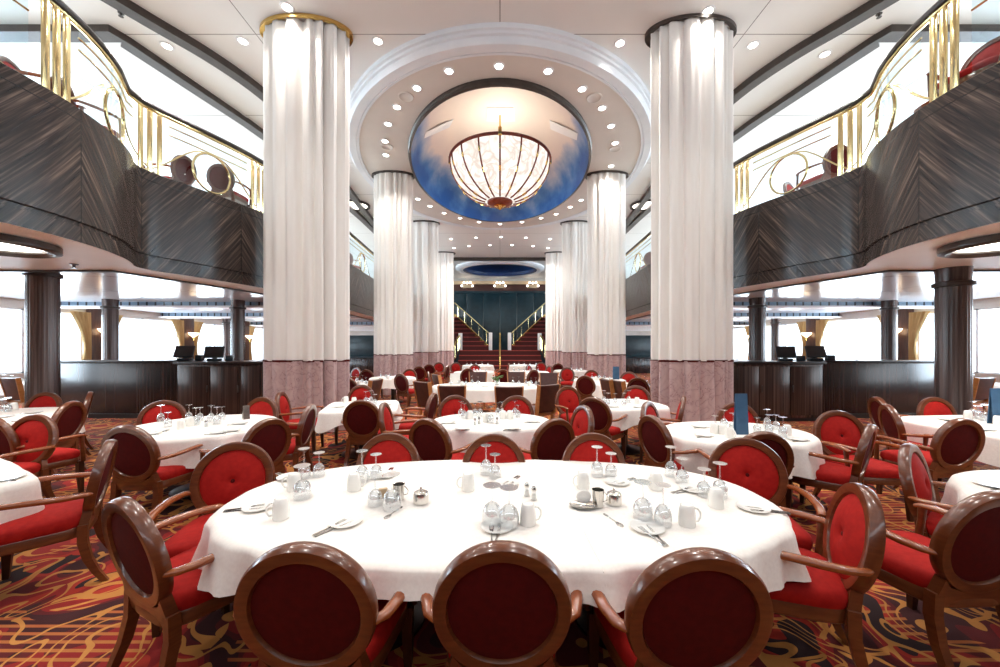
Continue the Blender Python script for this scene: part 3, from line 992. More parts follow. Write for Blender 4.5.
def table(name, x, y, kind, a, b, rz, label, clabel, drop=0.24, seed=1, folds=14, corner=0.10, ends=0.0):
    t = thing('dining_table', label, 'table', (x, y, 0), rz, 'dining tables under white cloths')
    ol = outline(kind, a - 0.03, b - 0.03, 64)
    MB().loft([[(px, py, z) for px, py in ol] for z in (0.70, 0.735)]).build('tabletop', 'darkwood', t)
    cs = [0.0] if a < 1.2 else [-0.75, 0.75]
    for cx in cs:
        MB().lathe([(0.055, 0.04), (0.05, 0.3), (0.06, 0.6), (0.12, 0.70)], 16, (cx, 0, 0)).build('pedestal', 'black', t)
        MB().lathe([(0.30, 0.0), (0.30, 0.02), (0.10, 0.05), (0.06, 0.08)], 24, (cx, 0, 0)).build('foot', 'black', t)
    rnd = random.Random(seed)
    n = 220 if a > 1.2 else 150
    ol = outline(kind, a, b, n)
    # outward directions
    nr = []
    for i in range(n):
        p, q = Vector(ol[i - 1]), Vector(ol[(i + 1) % n])
        tt = (q - p).normalized()
        nr.append(Vector((tt.y, -tt.x)))
    ph = [rnd.uniform(0, 6.28) for _ in range(4)]
    rings = []
    for q in (0.02, 0.4, 0.75, 0.93, 0.985):
        rings.append([(px * q, py * q, TT) for px, py in ol])
    steps = [(0.0, 0.0), (0.012, 0.006), (0.02, 0.02), (0.024, 0.06), (0.03, 0.12), (0.038, 0.20), (0.046, 0.30)]
    dmax = []
    for i in range(n):
        ang = math.atan2(ol[i][1] / b, ol[i][0] / a)
        dmax.append(drop + corner * (abs(math.sin(2 * ang + (0.0 if kind != 'square' else 0.0))) ** (2 if kind != 'square' else 8)) + ends * abs(math.cos(ang)) ** 1.6 + 0.012 * math.sin(ang * 5 + ph[0]))
    for k in range(1, 8):
        f = k / 7
        ring = []
        for i in range(n):
            u = i / n * 2 * PI
            z = TT - dmax[i] * (f ** 1.5 if k < 3 else f) - (0.002 if k == 1 else 0)
            w = (math.sin(u * folds + ph[1]) * 0.6 + math.sin(u * (folds * 1.7 // 1) + ph[2]) * 0.5)
            o = 0.012 * min(1, f * 6) + 0.05 * f + 0.048 * f * w * (0.6 + 0.4 * math.sin(u * 3 + ph[3]))
            ring.append((ol[i][0] + nr[i].x * o, ol[i][1] + nr[i].y * o, z))
        rings.append(ring)
    cm = MB().loft(rings, True, True, False)
    c = cm.build('tablecloth', 'cloth', sharp=80)
    c.location = (x, y, 0)
    c.rotation_euler = (0, 0, rz)
    tag(c, clabel, 'tablecloth', 'white tablecloths')
    return c


R_ = math.radians
main = table('long', 0.0, 2.26, 'oval', 1.60, 0.73, 0, 'long oval dining table filling the foreground', 'white cloth draped over the long oval table in the foreground', 0.10, 3, 22, 0.0, 0.17)
seam = []
for k in range(14):
    yy = 0.70 - k * 0.107
    seam.append((0.42 + 0.004 * math.sin(k), yy, TT + 0.001))
seam += [(0.425, -0.745, TT - 0.012), (0.428, -0.765, TT - 0.06)]
MB().tube(seam, 0.0035, 6, flat=0.6).build('seam', 'cloth', main)
table('mid', -0.11, 4.58, 'round', 0.73, 0.56, 0, 'round dining table behind the long oval one, in the centre', 'white cloth on the central round table crowded with mugs and glasses', 0.22, 5, 13)
table('left', -3.45, 4.3, 'round', 0.76, 0.70, 0.2, 'round dining table at the left before the dark counter', 'white cloth on the left round table, pinkish folds hanging at its front', 0.24, 8, 12)
table('right', 2.52, 3.97, 'round', 0.77, 0.57, 0.1, 'round dining table at the right carrying the tall blue menu', 'white cloth on the right round table with tall blue menu', 0.26, 9, 12)
table('square', -2.14, 5.75, 'square', 0.52, 0.50, R_(14), 'square dining table beside the front left column', 'white cloth with pointed hanging corners beside the front left column', 0.18, 12, 8, 0.12)
table('farleft', -6.72, 4.95, 'round', 0.76, 0.66, 0, 'round dining table at the far left before the fluted pillar', 'white cloth on the far left table before the fluted pillar', 0.24, 15, 12)
table('lowleft', -3.92, 2.36, 'square', 0.55, 0.52, R_(-28), 'square dining table cut by the left picture edge at the bottom', 'white cloth with hanging corner at the lower left picture edge', 0.24, 18, 9, 0.10)
table('centreright', 2.0, 5.95, 'soft', 0.56, 0.54, R_(8), 'dining table with five upturned glasses left of the front right column', 'white cloth under five upturned glasses left of the front right column', 0.22, 21, 10)
table('rightedge', 5.85, 4.25, 'soft', 0.80, 0.68, R_(5), 'dining table at the right picture edge before the fluted pillar', 'white cloth at the right picture edge before the fluted pillar', 0.24, 24, 11)
table('lowright', 3.62, 2.02, 'round', 0.76, 0.72, 0.4, 'round dining table cut by the lower right picture edge', 'white cloth showing one corner at the lower right picture edge', 0.24, 27, 12)
table('flower', -0.3, 8.75, 'round', 1.28, 0.80, 0, 'wide dining table with the flower vase, before the stairs', 'white cloth on the wide table with the orange flower vase', 0.26, 30, 16)
table('f1', -3.85, 9.35, 'round', 0.62, 0.62, 0, 'small far table right behind the front left column', 'white cloth on the far table right behind the front left column', 0.24, 33, 10)
table('f2', -3.2, 11.05, 'round', 0.65, 0.62, 0, 'far table directly before the second left column', 'white cloth on the far table before the second left column', 0.24, 34, 10)
table('f3', 2.8, 10.4, 'round', 0.68, 0.66, 0, 'far table with small blue menu before the second right column', 'white cloth on the far table with small blue menu', 0.24, 35, 10)
table('f4', 2.85, 9.15, 'round', 0.55, 0.55, 0, 'far table half hidden by the front right column', 'white cloth on the far table half hidden by the front right column', 0.24, 36, 10)
table('f5', 2.75, 14.3, 'round', 0.65, 0.65, 0, 'far table before the third right column', 'white cloth on the far table before the third right column', 0.24, 37, 10)
table('f6', -0.95, 13.6, 'round', 0.72, 0.7, 0, 'far centre table left of the middle stair rail', 'white cloth on the far centre table left of the stair rail', 0.24, 38, 10)
table('f7', 1.05, 13.6, 'round', 0.72, 0.7, 0, 'far centre table right of the middle stair rail', 'white cloth on the far centre table right of the stair rail', 0.24, 39, 10)
table('f8', -1.1, 18.5, 'round', 0.75, 0.75, 0, 'farthest table at the stair foot on the left', 'white cloth on the farthest table at the stair foot, left', 0.24, 40, 10)
table('f9', 1.2, 18.5, 'round', 0.75, 0.75, 0, 'farthest table at the stair foot on the right', 'white cloth on the farthest table at the stair foot, right', 0.24, 41, 10)
table('w1', -11.9, 9.6, 'round', 0.7, 0.7, 0, 'table by the windows behind the left fluted pillar', 'white cloth on the table by the left windows', 0.24, 42, 10)
table('w2', 12.0, 9.6, 'round', 0.7, 0.7, 0, 'table by the windows at the right picture edge', 'white cloth on the table by the right windows', 0.24, 43, 10)


# ================================================================== TABLEWARE
def glass_profiles(h, r, stem):
    """upside down: rim at 0, bowl, stem, foot at the top; returns (bowl, stem, foot) outer profiles"""
    hb = h - stem
    bowl = [(r * 0.90, 0.0), (r * 0.98, hb * 0.2), (r, hb * 0.38), (r * 0.93, hb * 0.6), (r * 0.74, hb * 0.8), (r * 0.42, hb * 0.94), (r * 0.14, hb)]
    inner = [(q - 0.0016, z) for q, z in bowl[:-1]]
    st = [(0.0065, hb * 0.97), (0.0042, hb + stem * 0.3), (0.004, hb + stem * 0.75), (0.007, h - 0.006)]
    ft = [(0.006, h - 0.008), (r * 0.5, h - 0.0045), (r * 0.88, h - 0.002), (r * 0.90, h), (r * 0.4, h)]
    return inner[::-1] + bowl, st, ft


def glass_parts(h, r, stem):
    t = thing('wine_glass', 'x', 'glass', group='upturned wine glasses')
    b, s, f = glass_profiles(h, r, stem)
    MB().lathe(b, 24, cap=False).build('bowl', 'glass', t, sharp=60)
    MB().lathe(s, 10, cap=False).build('stem', 'glass', t, sharp=60)
    MB().lathe(f, 24).build('foot', 'glassfoot', t, sharp=50)
    return t


def glass_single(h, r, stem):
    b, s, f = glass_profiles(h, r, stem)
    m = MB().lathe(b, 16, cap=False).lathe(s, 8, cap=False).lathe(f, 16)
    return tag(m.build('wine_glass', 'glass', sharp=55), 'x', 'glass', 'upturned wine glasses')


def mug_root():
    t = thing('coffee_mug', 'x', 'mug', group='upturned coffee mugs')
    MB().lathe([(0.034, 0.004), (0.036, 0.0), (0.040, 0.0), (0.041, 0.03), (0.038, 0.075), (0.032, 0.102), (0.026, 0.106), (0.025, 0.104)], 28).build('body', 'china', t, sharp=50)
    hd = [(0.038, 0, 0.085), (0.055, 0, 0.082), (0.068, 0, 0.062), (0.068, 0, 0.038), (0.056, 0, 0.020), (0.040, 0, 0.018)]
    MB().tube(hd, 0.0055, 8).build('handle', 'china', t, sharp=70)
    return t


def plate_obj():
    m = MB().lathe([(0.05, 0.0), (0.055, 0.002), (0.082, 0.012), (0.083, 0.014), (0.058, 0.006), (0.045, 0.004), (0.002, 0.004)], 40)
    return tag(m.build('side_plate', 'china', sharp=40), 'x', 'plate', 'white side plates')


def cutlery(kind):
    if kind == 'knife':
        rows = [(0.0, 0.0065), (0.01, 0.0085), (0.05, 0.007), (0.09, 0.0055), (0.1, 0.009), (0.15, 0.0105), (0.19, 0.007), (0.205, 0.001)]
        m = MB().loft([[(-w, y, 0.0), (w, y, 0.0), (w * 0.8, y, 0.003), (-w * 0.8, y, 0.003)] for y, w in rows])
    elif kind == 'fork':
        rows = [(0.0, 0.007), (0.01, 0.0085), (0.06, 0.004), (0.11, 0.0035), (0.125, 0.010), (0.145, 0.012)]
        m = MB().loft([[(-w, y, 0.0), (w, y, 0.0), (w * 0.8, y, 0.003), (-w * 0.8, y, 0.003)] for y, w in rows])
        for k in range(4):
            x = -0.0102 + k * 0.0068
            m.box(x - 0.0014, x + 0.0014, 0.143, 0.19, 0.0005, 0.003)
    else:
        rows = [(0.0, 0.006), (0.01, 0.008), (0.05, 0.004), (0.10, 0.0035), (0.115, 0.011), (0.135, 0.016), (0.152, 0.012), (0.16, 0.002)]
        m = MB().loft([[(-w, y, 0.0), (w, y, 0.0), (w * 0.8, y, 0.003), (-w * 0.8, y, 0.003)] for y, w in rows])
    return tag(m.build(kind, 'steel', sharp=50), 'x', kind, kind + ' on the tables')


class SProto(Proto):
    def put(s, loc, rz, label, group=None):
        if not s.used:
            s.used = True
            r = s.root
        else:
            r = s.root.copy()
            C.objects.link(r)
        r.location = loc
        r.rotation_euler = (0, 0, rz)
        r['label'] = label
        if group:
            r['group'] = group
        return r


G_BIG, G_SMALL = Proto(glass_parts(0.205, 0.043, 0.10)), Proto(glass_parts(0.165, 0.042, 0.075))
G_ROUND = Proto(glass_parts(0.195, 0.052, 0.085))
S_BIG, S_SMALL = SProto(glass_single(0.20, 0.040, 0.09)), SProto(glass_single(0.165, 0.038, 0.068))
MUG = Proto(mug_root())
PLATE = SProto(plate_obj())
KNIFE, FORK = SProto(cutlery('knife')), SProto(cutlery('fork'))


def on(px, py, z=TT):
    x, y = gz(px, py, z)
    return (x, y, z + 0.0008)


WHERE_LONG = 'on the long oval table'
# long table: upturned glasses, px of base
gl = [(302, 498, G_ROUND, 'round-bowled'), (304, 478, G_BIG, 'tall'), (319, 476, G_SMALL, 'short'), (362, 481, G_BIG, 'tall'), (376, 478, G_SMALL, 'short'), (375, 505, G_SMALL, 'short'), (392, 509, G_ROUND, 'round-bowled'),
      (486, 474, G_BIG, 'tall'), (495, 478, G_SMALL, 'short'), (492, 523, G_ROUND, 'wide clear'), (509, 526, G_ROUND, 'wide clear'),
      (597, 476, G_BIG, 'tall'), (611, 477, G_SMALL, 'short'), (643, 519, G_ROUND, 'wide clear'), (663, 525, G_BIG, 'wide clear'),
      (671, 476, G_BIG, 'tall'), (682, 483, G_SMALL, 'short'), (704, 496, G_SMALL, 'short'), (720, 497, G_BIG, 'tall')]
gl.sort(key=lambda g: g[0])
for k, (px, py, pr, ad) in enumerate(gl):
    pr.put(on(px, py), random.uniform(0, 6), '%s upturned wine glass, %s from the left on the long oval table' % (ad, ORD[k]), 'upturned wine glasses')
mg = [(281, 518, 200), (294, 490, 190), (354, 490, 10), (468, 490, 190), (528, 524, 10), (583, 488, 195), (656, 489, 200), (687, 525, 0), (716, 507, 30)]
for k, (px, py, rz) in enumerate(mg):
    MUG.put(on(px, py), R_(rz), 'white upturned coffee mug, %s from the left on the long oval table' % ORD[k], 'upturned coffee mugs')
pl = [(259, 508, 197, 'beside the leftmost mug'), (346, 523, 235, 'above the left front chair'), (497, 528, 265, 'under the clear glasses above the middle chair'), (647, 529, 278, 'above the right front chair'), (753, 509, -20, 'at the right end of the oval'),
      (385, 476, 90, 'behind the left steel creamer'), (507, 484, 60, 'right of the middle far glasses'), (617, 483, 30, 'right of the tilted mug'), (693, 490, 200, 'left of the rightmost glasses'), (290, 478, 150, 'behind the leftmost mugs')]
for px, py, a, lb in pl:
    p = on(px, py)
    PLATE.put(p, 0, 'side plate on the long table, ' + lb, 'white side plates')
    if a is None:
        continue
    for pr, da, nm in ((FORK, -0.14, 'fork'), (KNIFE, 0.10, 'knife')):
        aa = R_(a) + da
        dist_ = 0.055
        q = (p[0] + dist_ * math.cos(aa) + 0.115 * math.cos(R_(a)), p[1] + dist_ * math.sin(aa) + 0.115 * math.sin(R_(a)), p[2] + (0.002 if nm == 'fork' else 0.001))
        pr.put(q, R_(a) + PI / 2 + (0.12 if nm == 'fork' else -0.05), 'steel %s under the plate %s' % (nm, lb), 'steel %ss' % nm)


# steel pots, creamers, shakers, tray
def steel_pot(px, py, label):
    t = thing('sugar_pot', label, 'pot', on(px, py), 0, 'lidded steel sugar pots')
    MB().lathe([(0.038, 0.0), (0.043, 0.003), (0.043, 0.05), (0.041, 0.055)], 32).build('body', 'steel', t)
    l = MB().lathe([(0.043, 0.053), (0.040, 0.062), (0.025, 0.070), (0.006, 0.072)], 32).build('lid', 'steel', t)
    MB().lathe([(0.005, 0.072), (0.004, 0.080), (0.008, 0.085), (0.007, 0.091), (0.002, 0.093)], 16).build('knob', 'steel', l)


def creamer(px, py, h, label):
    t = thing('steel_creamer', label, 'jug', on(px, py), 0, 'steel creamers')
    MB().lathe([(0.026, 0.0), (0.028, 0.002), (0.034, h - 0.004), (0.035, h), (0.032, h - 0.002), (0.026, 0.01), (0.002, 0.008)], 28).build('body', 'steel', t)
    MB().tube([(0.030, 0, 0.03), (0.05, 0, 0.035), (0.055, 0, h * 0.6), (0.035, 0, h * 0.85)], 0.003, 8).build('handle', 'steel', t)


def shaker(px, py, label):
    t = thing('shaker', label, 'shaker', on(px, py), 0, 'salt and pepper shakers')
    MB().lathe([(0.018, 0.0), (0.019, 0.002), (0.016, 0.05), (0.015, 0.055)], 20).build('body', 'glass', t)
    MB().lathe([(0.014, 0.002), (0.013, 0.036)], 16).build('filling', 'china', t)
    MB().lathe([(0.016, 0.055), (0.016, 0.068), (0.011, 0.078), (0.002, 0.080)], 20).build('cap', 'steel', t)


steel_pot(421, 503, 'round steel sugar pot with knob, alone at the left middle of the long table')
steel_pot(614, 504, 'steel sugar pot with lid right of the tall steel beaker on the long table')
creamer(399, 500, 0.095, 'tall steel creamer under a plate, left half of the long table')
creamer(598, 507, 0.10, 'tall steel beaker between the sugar tray and steel pot on the long table')
shaker(527, 496, 'left shaker of the pair behind the right-middle mug')
shaker(534, 500, 'right shaker of the pair behind the right-middle mug')
t = thing('steel_tray', 'small oval steel tray with packets left of the tall beaker', 'tray', on(584, 507), 0)
MB().lathe([(0.05, 0.0), (0.072, 0.004), (0.082, 0.014), (0.083, 0.015), (0.07, 0.007), (0.002, 0.004)], 36, ax=1.0, ay=0.7).build('dish', 'steel', t)
lid = MB().lathe([(0.038, -0.006), (0.042, -0.002), (0.042, 0.002), (0.038, 0.006)], 30)
lid.v = [(x, z - 0.0 + 0.01, y * 0.92 + 0.055) for x, y, z in lid.v]
o = lid.build('butter_dish', 'china', loc=on(584, 507))
tag(o, 'round white dish standing upright in the oval steel tray', 'dish')
SP = SProto(cutlery('teaspoon'))
SP.put((on(604, 514)[0], on(604, 514)[1], TT + 0.001), R_(200), 'steel teaspoon before the tall steel beaker')
SP.put((on(402, 507)[0], on(402, 507)[1], TT + 0.001), R_(160), 'steel teaspoon before the tall steel creamer')
for px, py, rz, lb in [(383, 498, 20, 'clear sugar packet holder left of the tall steel creamer')]:
    t = thing('packet_holder', lb, 'holder', on(px, py), R_(rz))
    MB().box(-0.03, 0.03, -0.02, 0.02, 0, 0.004, 0.001).box(-0.03, -0.027, -0.02, 0.02, 0, 0.05).box(0.027, 0.03, -0.02, 0.02, 0, 0.05).build('frame', 'steel', t)
    MB().box(-0.025, 0.025, -0.012, 0.012, 0.005, 0.058, 0.003).build('packets', 'beige', t)

# the other tables
SETS = {
    'the middle round table': dict(g=[(461, 417), (464, 419), (475, 416), (480, 417), (491, 423), (498, 415), (502, 417), (515, 416), (518, 418)], m=[(470, 419), (486, 422), (503, 419), (510, 419)], p=[(462, 429), (512, 429), (532, 422), (448, 423)], s=[(475, 425), (479, 424), (497, 424)]),
    'the left round table': dict(g=[(161, 422), (168, 427), (189, 421), (196, 425), (200, 421), (211, 422), (217, 424), (222, 420)], m=[(181, 429), (190, 426)], p=[(152, 434), (160, 431), (232, 431), (240, 424), (219, 433)], s=[(206, 427)]),
    'the right round table': dict(g=[(715, 431), (724, 428), (733, 432), (757, 433), (767, 427), (769, 434), (776, 430), (783, 437)], m=[(714, 433), (730, 438), (723, 434), (787, 435)], p=[(699, 427), (703, 436), (797, 440), (760, 442)], s=[]),
    'the five-glass table by the right column': dict(g=[(604, 403), (608, 406), (615, 404), (624, 406), (629, 403)], m=[(637, 404)], p=[(613, 407), (638, 407)], s=[]),
    'the square-cornered table': dict(g=[(366, 404), (371, 403), (375, 405)], m=[(346, 403), (354, 404)], p=[(340, 407), (386, 405)], s=[]),
    'the far left table': dict(g=[(3, 411), (8, 412)], m=[(14, 410)], p=[(5, 417), (34, 413), (20, 421)], s=[]),
    'the right edge table': dict(g=[(978, 419), (985, 421), (993, 423), (972, 417)], m=[(968, 419), (998, 425)], p=[(946, 420), (985, 430)], s=[]),
    'the lower right table': dict(g=[], m=[], p=[(992, 486)], s=[]),
    'the lower left table': dict(g=[], m=[], p=[(8, 479)], s=[]),
    'the flower table': dict(g=[(451, 385), (459, 384), (466, 385), (472, 384), (478, 385), (513, 384), (519, 385), (526, 385), (531, 384), (536, 386)], m=[(462, 386), (529, 386)], p=[(470, 387), (485, 387)], s=[]),
    'the far table behind the left column': dict(g=[(352, 383), (357, 382), (362, 383), (366, 384)], m=[(359, 385)], p=[(369, 383)], s=[]),
    'the table before the second left column': dict(g=[(381, 377), (386, 378), (390, 377), (396, 378), (400, 377)], m=[(388, 379)], p=[(395, 379)], s=[]),
    'the far small-menu table': dict(g=[(592, 379), (599, 378), (604, 379), (610, 380)], m=[(596, 380)], p=[(606, 380)], s=[]),
    'the table half behind the right column': dict(g=[(637, 385), (642, 386), (646, 385)], m=[(632, 385)], p=[(628, 385)], s=[]),
    'the table before the third right column': dict(g=[(566, 370.5), (571, 370.3), (577, 370.6)], m=[(581, 370.7)], p=[], s=[]),
    'the table left of the stair rail': dict(g=[(464, 371.5), (468, 371.2), (474, 371.6), (480, 371.3), (486, 371.6)], m=[(477, 372)], p=[], s=[]),
    'the table right of the stair rail': dict(g=[(514, 371.5), (519, 371.2), (524, 371.6), (530, 371.3), (538, 371.6)], m=[(535, 372)], p=[], s=[]),
    'the left table at the stair foot': dict(g=[(467, 365.2), (471, 365.0), (476, 365.2), (482, 365.1), (488, 365.2)], m=[], p=[], s=[]),
    'the right table at the stair foot': dict(g=[(514, 365.2), (519, 365.0), (524, 365.2), (530, 365.1), (536, 365.2)], m=[], p=[], s=[]),
    'the table by the left windows': dict(g=[(4, 382.5), (12, 382)], m=[(20, 382.3)], p=[], s=[]),
    'the table by the right windows': dict(g=[(966, 383), (973, 382.4)], m=[(981, 382.3)], p=[], s=[]),
}
for where, st in SETS.items():
    for k, (px, py) in enumerate(sorted(st['g'])):
        (S_BIG if (k * 7 + len(where)) % 3 else S_SMALL).put(on(px, py), 0, 'upturned wine glass, %s from the left on %s' % (ORD[k], where), 'upturned wine glasses')
    for k, (px, py) in enumerate(sorted(st['m'])):
        lb = ('white upturned mug, %s from the left on %s' % (ORD[k], where)) if len(st['m']) > 1 else 'only white mug on ' + where
        MUG.put(on(px, py), random.uniform(0, 6), lb, 'upturned coffee mugs')
    for k, (px, py) in enumerate(sorted(st['p'])):
        lb = ('white side plate, %s from the left on %s' % (ORD[k], where)) if len(st['p']) > 1 else 'only white side plate on ' + where
        p = on(px, py)
        PLATE.put(p, 0, lb, 'white side plates')
        KNIFE.put((p[0] - 0.1, p[1] - 0.07, p[2] + 0.001), R_(-80), 'steel knife by the %s plate from left on %s' % (ORD[k], where), 'steel knives')
    for k, (px, py) in enumerate(sorted(st['s'])):
        shaker(px, py, 'small shaker, %s from the left on %s' % (ORD[k], where))


def menu(px, py, w, h, label, mat='navy', rz=0.0):
    t = thing('menu_card', label, 'menu', on(px, py), rz)
    MB().loft([[(-w / 2, 0.03, 0), (w / 2, 0.03, 0), (w / 2, 0.022, 0), (-w / 2, 0.022, 0)], [(-w / 2, 0.004, h), (w / 2, 0.004, h), (w / 2, 0.0, h), (-w / 2, 0.0, h)]]).build('back_cover', mat, t)
    MB().loft([[(-w / 2, -0.03, 0), (w / 2, -0.03, 0), (w / 2, -0.022, 0), (-w / 2, -0.022, 0)], [(-w / 2, -0.004, h), (w / 2, -0.004, h), (w / 2, 0.0, h), (-w / 2, 0.0, h)]]).build('front_cover', mat, t)


menu(741, 434, 0.125, 0.42, 'tall narrow blue menu standing on the right round table')
menu(616, 379.5, 0.17, 0.36, 'small distant blue menu standing before the second right column')
menu(996, 424, 0.14, 0.42, 'blue menu standing at the right picture edge')
menu(246, 419, 0.07, 0.17, 'small metal menu easel on the left round table', 'steel', 0.9)
menu(455, 384, 0.24, 0.26, 'white card standing on the flower table left of the vase', 'china')
# vase with flowers
p = on(497, 385)
t = thing('flower_vase', 'small glass vase of orange flowers and green leaves on the wide table', 'flowers', p)
MB().lathe([(0.05, 0), (0.055, 0.01), (0.06, 0.08), (0.07, 0.12), (0.066, 0.12), (0.05, 0.02)], 20).build('vase', 'glass', t)
lf = MB()
for k in range(16):
    a = k * 2.4
    r = 0.05 + 0.09 * random.random()
    h = 0.10 + 0.12 * random.random()
    c = Vector((r * math.cos(a), r * math.sin(a), h))
    dirv = Vector((math.cos(a), math.sin(a), 0.4)).normalized()
    sd = Vector((-math.sin(a), math.cos(a), 0))
    lf.add([c - dirv * 0.06, c + sd * 0.03 + Vector((0, 0, .01)), c + dirv * 0.07, c - sd * 0.03 + Vector((0, 0, .01))], [(0, 1, 2, 3)])
    lf.tube([(0, 0, 0.05), c - dirv * 0.06], 0.004, 5)
lf.build('leaves', 'leaf', t)
for k in range(6):
    a = k * 1.05
    c = Vector((0.08 * math.cos(a) * (k > 0), 0.08 * math.sin(a) * (k > 0), 0.22 + 0.03 * (k % 3)))
    fm = MB()
    for j in range(9):
        b = j * 0.698
        dv = Vector((math.cos(b), math.sin(b), 0.35))
        sd = Vector((-math.sin(b), math.cos(b), 0))
        fm.add([c, c + dv * 0.03 + sd * 0.016, c + dv * 0.055, c + dv * 0.03 - sd * 0.016], [(0, 1, 2, 3)])
    fm.lathe([(0.012, -0.005), (0.014, 0.006), (0.006, 0.014)], 10, tuple(c))
    fm.build('blossom', 'petal', t)

# ================================================================== CHANDELIER
CX, CY = 0.0, 12.4
CR, CZ0, CZ1 = 1.64, 6.46, 7.86
t = thing('chandelier', 'huge lit bowl chandelier with dark red and gold ribs below the painted dome', 'chandelier', (CX, CY, CZ0))
prof = [(max(0.02, CR * math.sin(a)), (CZ1 - CZ0) * (1 - math.cos(a))) for a in [PI / 2 * k / 16 for k in range(17)]]
MB().lathe(prof, 64, cap=False).build('bowl', 'alabaster', t, sharp=80)
MB().tube([(CR * 1.01 * math.cos(2 * PI * k / 64), CR * 1.01 * math.sin(2 * PI * k / 64), CZ1 - CZ0) for k in range(64)], 0.05, 8, True).build('rim', 'redlac', t)
for k in range(16):
    a = 2 * PI * (k / 16) - PI / 2
    rb = MB().tube([((r + 0.015) * math.cos(a), (r + 0.015) * math.sin(a), z - 0.01) for r, z in prof[3:]], 0.028, 6).build('rib', 'redlac', t, sharp=70)
    for j in (5, 9, 13):
        g = MB()
        r0, z0 = prof[j]
        r1, z1 = prof[j + 1]
        g.tube([((r0 + 0.018) * math.cos(a), (r0 + 0.018) * math.sin(a), z0 - 0.012), ((r1 + 0.018) * math.cos(a), (r1 + 0.018) * math.sin(a), z1 - 0.012)], 0.034, 6)
        g.build('gold_band', 'gold', rb, label='gold band on the rib')
    if k % 4 == 0:
        MB().box(-0.05, 0.05, -0.05, 0.05, -0.06, 0.16, 0.01).build('bracket', 'gold', t, loc=(CR * 1.02 * math.cos(a), CR * 1.02 * math.sin(a), CZ1 - CZ0))
MB().lathe([(0.10, -0.10), (0.30, -0.07), (0.42, 0.0), (0.43, 0.06), (0.40, 0.08)], 40).build('bottom_plate', 'redlac', t)
MB().lathe([(0.005, -0.22), (0.05, -0.19), (0.07, -0.15), (0.10, -0.13), (0.16, -0.10), (0.2, -0.085)], 24).build('finial', 'gold', t)
MB().lathe([(0.03, 0.1), (0.03, CZ1 - CZ0 + 1.55)], 12).build('rod', 'gold', t)

# ================================================================== CEILING LIGHTS


def make_down():
    t = thing('downlight', 'x', 'ceiling light', group='recessed downlights')
    MB().lathe([(0.085, 0.0), (0.085, -0.012), (0.12, -0.012), (0.125, 0.0)], 24, cap=False).build('trim_ring', 'white', t)
    MB().lathe([(0.088, -0.001), (0.088, -0.006)], 24).build('lens', 'lamp', t)
    return t


DOWN = Proto(make_down())
down_pts = []


def downs(pts, z, where, order=True):
    for k, (px, py) in enumerate(pts):
        x, y = gz(px, py, z)
        DOWN.put((x, y, z), 0, 'round white downlight, %s from the left %s' % (ORD[k], where), 'recessed downlights')
        down_pts.append((x, y, z))


downs([(386, 155), (385, 141), (388, 124), (397, 107), (417, 88), (449, 71), (499, 66), (548, 71), (582, 89), (602, 108), (611, 126), (615, 143), (611, 166)], SOFF, 'along the front arc of the oval soffit')
downs([(418, 199), (430, 206), (444, 213), (460, 218), (479, 222), (500, 224), (522, 222), (541, 218), (556, 214), (570, 207), (581, 200)], SOFF, 'along the back arc of the oval soffit')
downs([(451, 239), (476, 237.5), (501, 237), (526, 237.5), (550, 239)], CEIL, 'in the far row nearest the oval')
downs([(454, 248), (469, 246), (490, 245), (512, 245), (533, 246), (548, 248)], CEIL, 'in the farther row before the navy oval')
downs([(243, 41), (287, 7), (378, 41), (620, 43), (708, 11), (753, 45)], CEIL, 'on the high ceiling before the oval ring')
downs([(167, 46), (242, 116), (755, 121), (825, 54)], CEIL, 'on the side ceilings above the balconies')


def ring_light(x, y, z, r, label):
    t = thing('ring_light', label, 'ceiling light', (x, y, z - 0.01), 0, 'round ceiling lights with dark rims')
    MB().lathe([(r, 0), (r, -0.07), (r - 0.06, -0.09), (r - 0.12, -0.05), (r - 0.12, 0)], 48, cap=False).build('rim', 'bronze', t)
    MB().lathe([(r - 0.13, -0.002), (r - 0.13, -0.03)], 48).build('diffuser', 'globe', t)


ring_light(-5.75, 4.15, LOWSOF, 0.55, 'round dark-rimmed light under the left balcony edge')
ring_light(5.75, 4.15, LOWSOF, 0.55, 'round dark-rimmed light under the right balcony edge')
ring_light(-6.35, 16.3, CEIL, 0.6, 'round dark-rimmed light high up between the left columns')
ring_light(6.35, 16.3, CEIL, 0.6, 'round dark-rimmed light high up between the right columns')

